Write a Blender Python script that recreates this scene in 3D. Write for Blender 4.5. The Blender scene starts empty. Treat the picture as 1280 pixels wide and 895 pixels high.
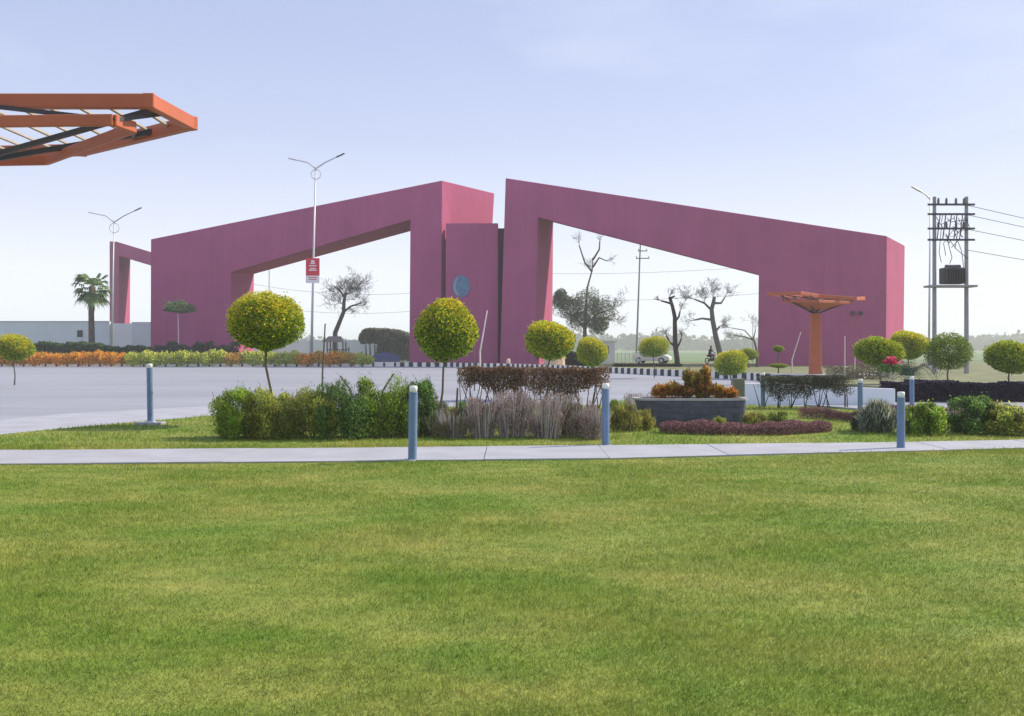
import bpy, math, random
import numpy as np
from mathutils import Vector, Matrix

random.seed(7)
RNG = np.random.default_rng(7)
S = bpy.context.scene
COL = S.collection

# ------------------------------------------------------------------ camera, sky, sun, exposure
F, CX, HZ, CH = 1250.0, 640.0, 435.0, 1.6          # lens in pixels, image centre, horizon row, eye height
cam_d = bpy.data.cameras.new("camera")
cam = bpy.data.objects.new("camera", cam_d); COL.objects.link(cam)
cam.location = (0, 0, CH); cam.rotation_euler = (math.radians(90), 0, 0)
cam_d.sensor_width = 36; cam_d.lens = 36 * F / 1280
cam_d.shift_y = (HZ - 447.5) / 1280
cam_d.clip_end = 9000; cam_d.clip_start = 0.05
S.camera = cam

SUN_EL, SUN_AZ = math.radians(37), math.radians(68)     # azimuth from +Y towards +X
world = bpy.data.worlds.new("World"); S.world = world; world.use_nodes = True
wn = world.node_tree.nodes; wl = world.node_tree.links
bg = wn["Background"]
sky = wn.new("ShaderNodeTexSky"); sky.sky_type = 'NISHITA'; sky.sun_disc = False
sky.sun_elevation = SUN_EL; sky.sun_rotation = SUN_AZ
sky.air_density = 1.0; sky.dust_density = 1.0; sky.ozone_density = 2.0; sky.altitude = 200
# thin high haze: lavender-blue overhead, paling to white at the horizon, the same all round
tint = wn.new("ShaderNodeMixRGB"); tint.blend_type = 'MULTIPLY'; tint.inputs[0].default_value = 1
tint.inputs[2].default_value = (0.66, 0.545, 0.545, 1); wl.new(sky.outputs[0], tint.inputs[1])
even = wn.new("ShaderNodeMixRGB"); even.inputs[0].default_value = 0.72; wl.new(tint.outputs[0], even.inputs[1])
even.inputs[2].default_value = (1.62, 1.87, 2.74, 1)
tcw = wn.new("ShaderNodeTexCoord"); sxyz = wn.new("ShaderNodeSeparateXYZ"); wl.new(tcw.outputs["Generated"], sxyz.inputs[0])
ramp = wn.new("ShaderNodeValToRGB"); re_ = ramp.color_ramp.elements
re_[0].position = 0.0; re_[0].color = (1, 1, 1, 1); re_[1].position = 0.5; re_[1].color = (0, 0, 0, 1)
for pos, v in ((0.07, 0.85), (0.13, 0.50), (0.20, 0.20), (0.30, 0.05)):
    e_ = re_.new(pos); e_.color = (v, v, v, 1)
wl.new(sxyz.outputs[2], ramp.inputs[0])
cmap = wn.new("ShaderNodeMapping"); cmap.inputs["Scale"].default_value = (1.0, 1.0, 3.2); cmap.inputs["Location"].default_value = (0.35, 0.2, 0.1)
wl.new(tcw.outputs["Generated"], cmap.inputs[0])
cn = wn.new("ShaderNodeTexNoise"); cn.inputs["Scale"].default_value = 2.3; cn.inputs["Detail"].default_value = 7; cn.inputs["Roughness"].default_value = 0.5
wl.new(cmap.outputs[0], cn.inputs["Vector"])
cr0 = wn.new("ShaderNodeValToRGB"); cr0.color_ramp.elements[0].position = 0.45; cr0.color_ramp.elements[1].position = 0.80
cr0.color_ramp.elements[0].color = (0, 0, 0, 1); cr0.color_ramp.elements[1].color = (0.55, 0.55, 0.55, 1); wl.new(cn.outputs[0], cr0.inputs[0])
addv = wn.new("ShaderNodeMath"); addv.operation = 'MAXIMUM'; wl.new(ramp.outputs[0], addv.inputs[0]); wl.new(cr0.outputs[0], addv.inputs[1])
veil = wn.new("ShaderNodeMixRGB"); wl.new(addv.outputs[0], veil.inputs[0]); wl.new(even.outputs[0], veil.inputs[1])
veil.inputs[2].default_value = (3.1, 3.25, 3.5, 1)
wl.new(veil.outputs[0], bg.inputs[0]); bg.inputs[1].default_value = 0.15
sun_d = bpy.data.lights.new("sun", 'SUN'); sun_d.energy = 2.7; sun_d.angle = math.radians(0.5)
sun_d.color = (1.0, 0.85, 0.63)
sun = bpy.data.objects.new("sun", sun_d); COL.objects.link(sun)
sd = Vector((math.sin(SUN_AZ) * math.cos(SUN_EL), math.cos(SUN_AZ) * math.cos(SUN_EL), math.sin(SUN_EL)))
sun.rotation_euler = (-sd).to_track_quat('-Z', 'Y').to_euler()
sun.location = (60, 20, 60)
S.view_settings.view_transform = 'Standard'; S.view_settings.look = 'None'
S.view_settings.gamma = 1; S.view_settings.exposure = 1.12
S.render.engine = 'CYCLES'
S.cycles.max_bounces = 6; S.cycles.transparent_max_bounces = 8; S.cycles.volume_bounces = 1

# ------------------------------------------------------------------ helpers
def gz(d):
    """height of the land at distance d"""
    if d < 114: return -0.12
    if d > 128: return -0.80
    return -0.12 - 0.68 * (d - 114) / 14

def P(x, y, d): return Vector(((x - CX) / F * d, d, CH + (HZ - y) * d / F))
def PX(x, d): return (x - CX) / F * d
def G(x, y, z=0.0):
    d = (CH - z) * F / (y - HZ)
    return Vector(((x - CX) / F * d, d, z))
def PZ(y, d): return CH + (HZ - y) * d / F

def mat(name, col, rough=0.7, noise=0.0, nscale=3.0, spec=0.3, metal=0.0, stretch=(1, 1, 1), bump=0.0, bscale=40, col2=None, nscale2=None):
    m = bpy.data.materials.new(name); m.use_nodes = True
    n, l = m.node_tree.nodes, m.node_tree.links
    b = n["Principled BSDF"]
    b.inputs["Roughness"].default_value = rough
    b.inputs["Metallic"].default_value = metal
    b.inputs["Specular IOR Level"].default_value = spec
    b.inputs["Base Color"].default_value = (*col, 1)
    tc = n.new("ShaderNodeTexCoord"); mp = n.new("ShaderNodeMapping")
    l.new(tc.outputs["Object"], mp.inputs[0]); mp.inputs["Scale"].default_value = stretch
    if noise > 0:
        t = n.new("ShaderNodeTexNoise"); t.inputs["Scale"].default_value = nscale; t.inputs["Detail"].default_value = 6
        l.new(mp.outputs[0], t.inputs["Vector"])
        mr = n.new("ShaderNodeValToRGB")
        mr.color_ramp.elements[0].position = 0.3; mr.color_ramp.elements[1].position = 0.7
        a = [max(0, c * (1 - noise)) for c in col]; bb = list(col2) if col2 else [c * (1 + noise) for c in col]
        mr.color_ramp.elements[0].color = (*a, 1); mr.color_ramp.elements[1].color = (*bb, 1)
        l.new(t.outputs[0], mr.inputs[0]); l.new(mr.outputs[0], b.inputs["Base Color"])
    if bump > 0:
        t2 = n.new("ShaderNodeTexNoise"); t2.inputs["Scale"].default_value = bscale; t2.inputs["Detail"].default_value = 4
        l.new(mp.outputs[0], t2.inputs["Vector"])
        bp = n.new("ShaderNodeBump"); bp.inputs["Strength"].default_value = bump; bp.inputs["Distance"].default_value = 0.02
        l.new(t2.outputs[0], bp.inputs["Height"]); l.new(bp.outputs[0], b.inputs["Normal"])
    return m

def leaf_mat(name, trans=0.5, rough=0.55):
    m = bpy.data.materials.new(name); m.use_nodes = True
    n, l = m.node_tree.nodes, m.node_tree.links
    b = n["Principled BSDF"]; b.inputs["Roughness"].default_value = rough
    b.inputs["Specular IOR Level"].default_value = 0.25
    at = n.new("ShaderNodeAttribute"); at.attribute_name = "Col"
    tr = n.new("ShaderNodeBsdfTranslucent"); mx = n.new("ShaderNodeMixShader"); mx.inputs[0].default_value = trans
    l.new(at.outputs["Color"], b.inputs["Base Color"]); l.new(at.outputs["Color"], tr.inputs[0])
    l.new(b.outputs[0], mx.inputs[1]); l.new(tr.outputs[0], mx.inputs[2])
    l.new(mx.outputs[0], n["Material Output"].inputs[0])
    return m

def tag(o, label=None, cat=None, group=None, kind=None):
    if label: o["label"] = label
    if cat: o["category"] = cat
    if group: o["group"] = group
    if kind: o["kind"] = kind
    return o

def link(name, me, parent=None, loc=None):
    o = bpy.data.objects.new(name, me); COL.objects.link(o)
    if parent is not None: o.parent = parent
    if loc is not None: o.location = loc
    return o

def empty(name, loc, label, cat, group=None, rz=0):
    o = bpy.data.objects.new(name, None); COL.objects.link(o)
    o.location = loc; o.rotation_euler = (0, 0, rz); o.empty_display_size = 0.3
    return tag(o, label, cat, group)

def copy_tree(o, parent=None):
    c = o.copy(); COL.objects.link(c)
    if parent is not None: c.parent = parent
    for ch in list(o.children): copy_tree(ch, c)
    return c

class MB:
    """collects verts and faces for one mesh"""
    def __init__(s): s.v = []; s.f = []; s.mi = []; s.m = 0
    def add(s, vs, fs):
        k = len(s.v); s.v += [tuple(v) for v in vs]; s.f += [tuple(i + k for i in f) for f in fs]; s.mi += [s.m] * len(fs); return s
    def box(s, c, size, rz=0, M=None):
        hx, hy, hz = size[0] / 2, size[1] / 2, size[2] / 2
        vs = [Vector((x, y, z)) for z in (-hz, hz) for y in (-hy, hy) for x in (-hx, hx)]
        R = M if M is not None else Matrix.Rotation(rz, 3, 'Z')
        vs = [R @ v + Vector(c) for v in vs]
        return s.add(vs, [(0, 2, 3, 1), (4, 5, 7, 6), (0, 1, 5, 4), (2, 6, 7, 3), (0, 4, 6, 2), (1, 3, 7, 5)])
    def bar(s, a, b, w, h):
        a, b = Vector(a), Vector(b); d = b - a; L = d.length
        x = d.normalized(); up = Vector((0, 0, 1))
        if abs(x.z) > 0.98: up = Vector((0, 1, 0))
        y = up.cross(x).normalized(); z = x.cross(y)
        M = Matrix((x, y, z)).transposed()
        return s.box((a + b) / 2, (L, w, h), M=M)
    def tube(s, pts, rad, n=8, cap=True):
        pts = [Vector(p) for p in pts]
        if not hasattr(rad, '__len__'): rad = [rad] * len(pts)
        vs = []; 
        prev = None
        for i, p in enumerate(pts):
            t = (pts[min(i + 1, len(pts) - 1)] - pts[max(i - 1, 0)])
            t = t.normalized() if t.length > 1e-9 else Vector((0, 0, 1))
            if prev is None:
                u = t.orthogonal().normalized()
            else:
                u = (prev - t * prev.dot(t)); u = u.normalized() if u.length > 1e-6 else t.orthogonal().normalized()
            prev = u; w = t.cross(u)
            for k in range(n):
                a = 2 * math.pi * k / n
                vs.append(p + (u * math.cos(a) + w * math.sin(a)) * rad[i])
        fs = [(i * n + k, i * n + (k + 1) % n, (i + 1) * n + (k + 1) % n, (i + 1) * n + k) for i in range(len(pts) - 1) for k in range(n)]
        if cap: fs += [tuple(range(n - 1, -1, -1)), tuple((len(pts) - 1) * n + k for k in range(n))]
        return s.add(vs, fs)
    def lathe(s, prof, n=16, c=(0, 0, 0), sy=1.0):
        vs = [(c[0] + r * math.cos(2 * math.pi * k / n), c[1] + sy * r * math.sin(2 * math.pi * k / n), c[2] + z) for r, z in prof for k in range(n)]
        m = len(prof)
        fs = [(i * n + k, i * n + (k + 1) % n, (i + 1) * n + (k + 1) % n, (i + 1) * n + k) for i in range(m - 1) for k in range(n)]
        if prof[0][0] > 1e-6: fs.append(tuple(range(n - 1, -1, -1)))
        if prof[-1][0] > 1e-6: fs.append(tuple((m - 1) * n + k for k in range(n)))
        return s.add(vs, fs)
    def prism(s, poly, z0, z1):
        n = len(poly)
        vs = [(p[0], p[1], z0) for p in poly] + [(p[0], p[1], z1) for p in poly]
        return s.add(vs, [tuple(range(n - 1, -1, -1)), tuple(range(n, 2 * n))] + [(i, (i + 1) % n, n + (i + 1) % n, n + i) for i in range(n)])
    def build(s, name, m, parent=None, loc=None, smooth=False):
        me = bpy.data.meshes.new(name); me.from_pydata(s.v, [], s.f)
        for x in (m if isinstance(m, (list, tuple)) else [m]): me.materials.append(x)
        if any(s.mi): me.polygons.foreach_set("material_index", s.mi)
        if smooth: me.polygons.foreach_set("use_smooth", [True] * len(me.polygons))
        me.update()
        return link(name, me, parent, loc)

def bevel(o, w=0.02, seg=2):
    b = o.modifiers.new("bevel", 'BEVEL'); b.width = w; b.segments = seg; b.limit_method = 'ANGLE'
    return o

def np_mesh(name, V, Fq, C, material):
    """V (n,3), Fq (m,k) faces, C (n,3) colour per vertex"""
    me = bpy.data.meshes.new(name)
    k = Fq.shape[1]
    me.vertices.add(len(V)); me.vertices.foreach_set("co", V.astype(np.float32).ravel())
    me.loops.add(Fq.size); me.loops.foreach_set("vertex_index", Fq.astype(np.int32).ravel())
    me.polygons.add(len(Fq)); me.polygons.foreach_set("loop_start", np.arange(0, Fq.size, k, dtype=np.int32))
    me.update(calc_edges=True)
    at = me.color_attributes.new("Col", 'FLOAT_COLOR', 'POINT')
    c4 = np.ones((len(V), 4), np.float32); c4[:, :3] = C
    at.data.foreach_set("color", c4.ravel())
    me.materials.append(material); me.validate()
    return me

def unit(a): return a / np.maximum(np.linalg.norm(a, axis=1, keepdims=True), 1e-9)

def palette(n, cols, jit=0.22):
    """cols: [(rgb, weight)]"""
    w = np.array([c[1] for c in cols], float); w /= w.sum()
    k = RNG.choice(len(cols), n, p=w)
    base = np.array([c[0] for c in cols])[k]
    return base * (1 + RNG.uniform(-jit, jit, (n, 1)))

def leaves(name, pts, length, width, C, material, up=0.3, out=None, outw=0.0):
    """rhombus leaves, one per point"""
    n = len(pts)
    a = RNG.normal(size=(n, 3)); a = unit(a); a[:, 2] += up
    if out is not None: a += out * outw
    a = unit(a)
    b = unit(np.cross(a, RNG.normal(size=(n, 3))))
    L = length * RNG.uniform(0.6, 1.3, (n, 1)); W = width * RNG.uniform(0.7, 1.3, (n, 1))
    V = np.empty((n, 4, 3))
    V[:, 0] = pts - a * L * 0.5; V[:, 1] = pts + b * W * 0.5; V[:, 2] = pts + a * L * 0.5; V[:, 3] = pts - b * W * 0.5
    Fq = np.arange(n * 4).reshape(n, 4)
    return np_mesh(name, V.reshape(-1, 3), Fq, np.repeat(C, 4, axis=0), material)

def lump(dirs, seed, amp):
    """smooth lumpiness over directions"""
    r = np.random.default_rng(seed); s = np.zeros(len(dirs))
    for k in range(9):
        f = r.normal(size=3) * (1.6 + 0.7 * k); s += np.sin(dirs @ f + r.uniform(0, 6.28)) / (1 + 0.45 * k)
    return 1 + amp * s / 2.2

def cloud(n, centre, rad, seed, amp=0.1, shell=0.6, zcut=None):
    d = unit(RNG.normal(size=(n, 3)))
    r = (shell ** 3 + (1 - shell ** 3) * RNG.uniform(0, 1, n)) ** (1 / 3)
    r = r * lump(d, seed, amp)
    p = d * r[:, None] * np.array(rad) + np.array(centre)
    return p, d, r

# ------------------------------------------------------------------ materials
def grass_nodes(m, use_attr):
    n, l = m.node_tree.nodes, m.node_tree.links
    b = n["Principled BSDF"]; b.inputs["Roughness"].default_value = 0.75; b.inputs["Specular IOR Level"].default_value = 0.2
    geo = n.new("ShaderNodeNewGeometry")
    def noise(scale, detail, sx, sy):
        mp = n.new("ShaderNodeMapping"); mp.inputs["Scale"].default_value = (sx, sy, 1)
        l.new(geo.outputs["Position"], mp.inputs[0])
        t = n.new("ShaderNodeTexNoise"); t.inputs["Scale"].default_value = scale; t.inputs["Detail"].default_value = detail
        l.new(mp.outputs[0], t.inputs["Vector"]); return t
    t1 = noise(0.55, 5, 1, 1.5); t2 = noise(2.6, 6, 0.7, 1.3); t3 = noise(9, 4, 1, 1)
    r1 = n.new("ShaderNodeValToRGB"); e = r1.color_ramp.elements
    e[0].position = 0.36; e[0].color = (0.150, 0.235, 0.032, 1); e[1].position = 0.66; e[1].color = (0.262, 0.292, 0.070, 1)
    l.new(t1.outputs[0], r1.inputs[0])
    r2 = n.new("ShaderNodeValToRGB"); e = r2.color_ramp.elements
    e[0].position = 0.34; e[0].color = (0.80, 0.90, 0.78, 1); e[1].position = 0.68; e[1].color = (1.22, 1.14, 1.2, 1)
    l.new(t2.outputs[0], r2.inputs[0])
    m1 = n.new("ShaderNodeMixRGB"); m1.blend_type = 'MULTIPLY'; m1.inputs[0].default_value = 1
    l.new(r1.outputs[0], m1.inputs[1]); l.new(r2.outputs[0], m1.inputs[2])
    r3 = n.new("ShaderNodeValToRGB"); e = r3.color_ramp.elements
    e[0].position = 0.3; e[0].color = (0.86, 0.86, 0.86, 1); e[1].position = 0.7; e[1].color = (1.12, 1.12, 1.12, 1)
    l.new(t3.outputs[0], r3.inputs[0])
    m2 = n.new("ShaderNodeMixRGB"); m2.blend_type = 'MULTIPLY'; m2.inputs[0].default_value = 1
    l.new(m1.outputs[0], m2.inputs[1]); l.new(r3.outputs[0], m2.inputs[2])
    out = m2
    if use_attr:
        at = n.new("ShaderNodeAttribute"); at.attribute_name = "Col"
        m3 = n.new("ShaderNodeMixRGB"); m3.blend_type = 'MULTIPLY'; m3.inputs[0].default_value = 1
        l.new(m2.outputs[0], m3.inputs[1]); l.new(at.outputs["Color"], m3.inputs[2]); out = m3
        tr = n.new("ShaderNodeBsdfTranslucent"); mx = n.new("ShaderNodeMixShader"); mx.inputs[0].default_value = 0.3
        l.new(out.outputs[0], tr.inputs[0]); l.new(b.outputs[0], mx.inputs[1]); l.new(tr.outputs[0], mx.inputs[2])
        l.new(mx.outputs[0], n["Material Output"].inputs[0])
    else:
        t4 = noise(60, 3, 1, 1)
        bp = n.new("ShaderNodeBump"); bp.inputs["Strength"].default_value = 0.6; bp.inputs["Distance"].default_value = 0.03
        l.new(t4.outputs[0], bp.inputs["Height"]); l.new(bp.outputs[0], b.inputs["Normal"])
    l.new(out.outputs[0], b.inputs["Base Color"])
    return m
def new_mat(name):
    m = bpy.data.materials.new(name); m.use_nodes = True; return m
M_LAWN = grass_nodes(new_mat("lawn_turf"), False)
M_BLADE = grass_nodes(new_mat("grass_blade"), True)
M_LEAF = leaf_mat("leaf")
M_DRY = leaf_mat("dry_leaf", trans=0.15, rough=0.8)
M_GATE = mat("maroon_cladding", (0.395, 0.098, 0.205), rough=0.85, noise=0.07, nscale=0.35, stretch=(1, 1, 0.35), spec=0.12)
def streaks(m, amt, scale=(2.2, 2.2, 0.10)):
    """rain streaks and fading over a painted face"""
    n, l = m.node_tree.nodes, m.node_tree.links; b = n["Principled BSDF"]; src = b.inputs["Base Color"].links[0].from_socket
    tc = n.new("ShaderNodeTexCoord"); mp = n.new("ShaderNodeMapping"); mp.inputs["Scale"].default_value = scale; l.new(tc.outputs["Object"], mp.inputs[0])
    t = n.new("ShaderNodeTexNoise"); t.inputs["Scale"].default_value = 1; t.inputs["Detail"].default_value = 8; t.inputs["Roughness"].default_value = .65; l.new(mp.outputs[0], t.inputs["Vector"])
    rp = n.new("ShaderNodeValToRGB"); rp.color_ramp.elements[0].position = .3; rp.color_ramp.elements[1].position = .7
    rp.color_ramp.elements[0].color = (1 - amt, 1 - amt, 1 - amt, 1); rp.color_ramp.elements[1].color = (1 + amt, 1 + amt, 1 + amt, 1); l.new(t.outputs[0], rp.inputs[0])
    mx = n.new("ShaderNodeMixRGB"); mx.blend_type = 'MULTIPLY'; mx.inputs[0].default_value = 1; l.new(src, mx.inputs[1]); l.new(rp.outputs[0], mx.inputs[2]); l.new(mx.outputs[0], b.inputs["Base Color"])
streaks(M_GATE, .055)
streaks(M_GATE, .05, (.25, .25, .5))
M_GAP_SHADE = mat("gap_shade", (0.07, 0.03, 0.06), rough=0.7)  # shadow of the gaps beside the pylon, put into a dark colour
M_ROAD = mat("road_concrete", (0.28, 0.305, 0.365), rough=0.75, noise=0.10, nscale=0.22, stretch=(0.25, 1, 1), bump=0.15, bscale=20)
streaks(M_ROAD, .11, (.10, 1.1, 1)); streaks_later = True
M_PAVE = mat("pale_paving", (0.36, 0.385, 0.445), rough=0.75, noise=0.10, nscale=1.6, bump=0.15, bscale=30)
M_FIELD = mat("field_crop", (0.13, 0.21, 0.09), rough=0.9, noise=0.3, nscale=0.02, stretch=(1, 2, 1))
M_VERGE = mat("verge_soil_grass", (0.17, 0.19, 0.10), rough=0.9, noise=0.35, nscale=0.6)
M_KERB_W = mat("kerb_white", (0.86, 0.84, 0.78), rough=0.7, noise=0.08, nscale=3)
M_KERB_B = mat("kerb_black", (0.045, 0.045, 0.05), rough=0.7, noise=0.2, nscale=3)
M_WHITE = mat("white_paint", (0.74, 0.78, 0.80), rough=0.7, noise=0.05, nscale=0.5)
M_WALL2 = mat("wall_grey_white", (0.62, 0.68, 0.72), rough=0.75, noise=0.06, nscale=0.5)
M_ORANGE = mat("orange_paint", (0.46, 0.125, 0.065), rough=0.5, noise=0.08, nscale=2)
M_DARKST = mat("dark_steel", (0.055, 0.05, 0.06), rough=0.5)
M_STEEL = mat("galvanised_steel", (0.55, 0.57, 0.60), rough=0.45, metal=0.3)
M_BOLL = mat("blue_grey_paint", (0.145, 0.225, 0.37), rough=0.45, noise=0.12, nscale=14, stretch=(1, 1, 0.3))
M_CAP = mat("opal_plastic", (0.82, 0.84, 0.86), rough=0.3)
M_SLATE = mat("slate_stone", (0.085, 0.095, 0.125), rough=0.7, noise=0.3, nscale=5, stretch=(1, 1, 3), bump=0.3, bscale=25)
M_COPING = mat("stone_coping", (0.42, 0.42, 0.42), rough=0.6, noise=0.1, nscale=5)
M_SOIL = mat("soil", (0.10, 0.07, 0.05), rough=0.95, noise=0.3, nscale=6)
M_BARK = mat("bark", (0.13, 0.105, 0.085), rough=0.9, noise=0.35, nscale=8, stretch=(1, 1, 0.3), bump=0.5, bscale=30)
M_BARKD = mat("dark_bark", (0.05, 0.045, 0.045), rough=0.9, noise=0.3, nscale=4)
M_BARKW = mat("limewashed_bark", (0.60, 0.57, 0.52), rough=0.85, noise=0.1, nscale=4)
M_TWIG = mat("pale_twig", (0.50, 0.44, 0.43), rough=0.9)
M_CONC = mat("concrete_pole", (0.30, 0.30, 0.31), rough=0.85, noise=0.12, nscale=3)
M_WIRE = mat("cable_black", (0.04, 0.04, 0.045), rough=0.6)
M_RED = mat("red_print", (0.62, 0.03, 0.06), rough=0.45)
M_PRINT = mat("white_print", (0.78, 0.74, 0.75), rough=0.5)
M_BLUE = mat("blue_enamel", (0.11, 0.20, 0.31), rough=0.35, noise=0.2, nscale=1.5)
M_ROCK = mat("sandstone", (0.55, 0.42, 0.30), rough=0.9, noise=0.25, nscale=2, bump=0.6, bscale=4)
M_GLASS = mat("dark_glass", (0.03, 0.04, 0.05), rough=0.08, spec=0.6)
M_CAR = mat("white_car_paint", (0.75, 0.77, 0.78), rough=0.25, spec=0.6)
M_RUBBER = mat("rubber", (0.02, 0.02, 0.02), rough=0.8)
M_THATCH = mat("thatch", (0.20, 0.21, 0.18), rough=0.95, noise=0.3, nscale=6, bump=0.7, bscale=10)
M_SKIN = mat("skin", (0.32, 0.18, 0.12), rough=0.6)
M_NAVY = mat("navy_cloth", (0.03, 0.04, 0.12), rough=0.85)
M_TARP = mat("blue_tarpaulin", (0.03, 0.05, 0.20), rough=0.6, noise=0.2, nscale=2)

# ------------------------------------------------------------------ the ground
m = MB()
ys = [-60, 20, 60, 100, 114, 128, 160, 300, 700, 1500, 2800]
vs = []; fs = []
for y in ys:
    for x in (-1800, -400, -60, 0, 60, 400, 1800): vs.append((x, y, gz(y)))
for i in range(len(ys) - 1):
    for k in range(6): fs.append((i * 7 + k, i * 7 + k + 1, (i + 1) * 7 + k + 1, (i + 1) * 7 + k))
m.add(vs, fs); tag(m.build("ground", M_FIELD), kind="structure")

# near lawn: from behind the camera to the edge of the forecourt
walk_near = [G(-200, 583), G(120, 580.5), G(515, 577), G(760, 574.5), G(960, 569), G(1160, 564.5), G(1500, 556)]
walk_far = [G(-200, 565.5), G(120, 563.5), G(515, 560.5), G(760, 558), G(960, 556), G(1160, 553.5), G(1500, 547)]
lawn_edge = [G(-260, 566), G(-60, 549), G(80, 535), G(263, 519.5), G(400, 513.5), G(540, 509), G(640, 507), G(800, 506), G(935, 506), G(1010, 508), G(1065, 512), G(1125, 518), G(1220, 522), G(1500, 524)]
lawn = MB()
poly = [(-60, -30), (60, -30), (60, lawn_edge[-1].y)] + [(p.x, p.y) for p in reversed(lawn_edge)] + [(-60, lawn_edge[0].y)]
n = len(poly)
lawn.add([(x, y, 0) for x, y in poly] + [(x, y, -0.115) for x, y in poly], [tuple(range(n))] + [(i, i + n, (i + 1) % n + n, (i + 1) % n) for i in range(n)])
tag(lawn.build("lawn", M_LAWN), kind="structure")

def strip(name, near, far, z0, z1, material):
    b = MB(); k = len(near)
    vs = [(p.x, p.y, z1) for p in near] + [(p.x, p.y, z1) for p in far] + [(p.x, p.y, z0) for p in near] + [(p.x, p.y, z0) for p in far]
    fs = [(i, i + 1, k + i + 1, k + i) for i in range(k - 1)]
    fs += [(2 * k + i, 2 * k + i + 1, i + 1, i) for i in range(k - 1)] + [(k + i, k + i + 1, 3 * k + i + 1, 3 * k + i) for i in range(k - 1)]
    fs += [(2 * k, 0, k, 3 * k), (k - 1, 3 * k - 1, 4 * k - 1, 2 * k - 1)]
    return tag(b.add(vs, fs).build(name, material), kind="structure")
gp = strip("garden_path", walk_near, walk_far, -0.01, 0.006, M_SOIL)
def at_x(pl, X): return Vector((X, float(np.interp(X, [p.x for p in pl], [p.y for p in pl])), 0))
X = -13.0; slabk = 0
while X < 12.5:
    xa, xb = X + .006, X + 1.794; zz = 0.020 + (slabk * 7 % 5) * 0.0015
    na, nb, fa, fb = at_x(walk_near, xa), at_x(walk_near, xb), at_x(walk_far, xa), at_x(walk_far, xb)
    b = MB(); vs = [(p.x, p.y, z) for z in (0.0, zz) for p in (na, nb, fb, fa)]
    b.add(vs, [(4, 5, 6, 7), (0, 1, 5, 4), (1, 2, 6, 5), (2, 3, 7, 6), (3, 0, 4, 7)])
    b.build("paving_slab", M_PAVE, gp); X += 1.8; slabk += 1

# far kerb line (pixel x, pixel y of its foot on the road)
kerb_px = [(-400, 458.2), (490, 458.2), (560, 458.6), (640, 460.5), (700, 463), (760, 466), (870, 471.5), (940, 475), (1010, 481), (1110, 488), (1500, 493)]
kerb = [G(x, y, -0.10) for x, y in kerb_px]
# road
road = MB(); poly = [(-90, 12), (90, 12)] + [(90, kerb[-1].y)] + [(p.x, p.y) for p in reversed(kerb)] + [(-90, kerb[0].y)]
road.add([(x, y, -0.10) for x, y in poly], [tuple(range(len(poly)))])
tag(road.build("road", M_ROAD), kind="structure")
# paved footpath between lawn and road on the left
fp_far = [G(-260, 541), G(-60, 527), G(80, 514.5), G(263, 505), G(400, 501), G(540, 499)]
fpn = [Vector((p.x, p.y + 0.01, 0)) for p in lawn_edge[:6]]
strip("footpath", fpn, fp_far, -0.11, -0.055, M_PAVE)
# verge behind the far kerb, under the gates
vg = MB(); poly = [(p.x, p.y + 0.15) for p in kerb] + [(90, kerb[-1].y + 0.15), (90, 113), (-120, 113), (-120, kerb[0].y + 0.15)]
vg.add([(x, y, 0.02) for x, y in poly], [tuple(range(len(poly)))])
vg.add([(x, y, 0.02) for x, y in poly[:len(kerb)]] + [(x, y, -0.11) for x, y in poly[:len(kerb)]], [(i, i + len(kerb), i + 1 + len(kerb), i + 1) for i in range(len(kerb) - 1)])
tag(vg.build("verge", M_VERGE), kind="structure")

# kerb stones
kroot = link("kerb", None); kroot.location = (0, 0, 0)
tag(kroot, kind="structure")
def along(pts, step):
    out = []; i = 0; acc = 0
    for a, b in zip(pts, pts[1:]):
        L = (b - a).length; t = acc
        while t < L:
            out.append((a + (b - a) * (t / L), math.atan2(b.y - a.y, b.x - a.x))); t += step
        acc = t - L
    return out
def stone_mesh(L, material):
    b = MB(); b.box((0, 0, 0.17), (L, 0.24, 0.44)); me_o = b.build("kerb_stone", material); me = me_o.data
    bpy.data.objects.remove(me_o); return me
st_white = stone_mesh(0.80, M_KERB_W); st_short = stone_mesh(0.40, M_KERB_W); st_black = stone_mesh(0.40, M_KERB_B); st_dark = stone_mesh(0.16, M_KERB_B)
left_seg = [kerb[0], kerb[1]]
for p, a in along(left_seg, 1.0):
    if p.x > PX(497, p.y): break
    o = link("kerb_stone", st_white, kroot, (p.x, p.y + 0.05, -0.10)); o.rotation_euler.z = a + random.uniform(-.01, .01)
    o = link("kerb_stone", st_dark, kroot, (p.x + 0.5, p.y + 0.07, -0.12)); o.rotation_euler.z = a
chk = [Vector((PX(498, kerb[1].y), kerb[1].y, 0))] + kerb[2:]
for i, (p, a) in enumerate(along(chk, 0.43)):
    if p.x / p.y * F + CX > 960: break
    o = link("kerb_stone", st_black if i % 2 else st_short, kroot, (p.x, p.y + 0.05, -0.10)); o.rotation_euler.z = a
# forecourt edge kerb on the right, low pale curb
edge = MB()
for a, b in zip(lawn_edge[9:], lawn_edge[10:]):
    edge.bar((a.x, a.y + .05, -0.02), (b.x, b.y + .05, -0.02), 0.14, 0.14)
tag(edge.build("lawn_edging", M_PAVE), kind="structure")

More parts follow.
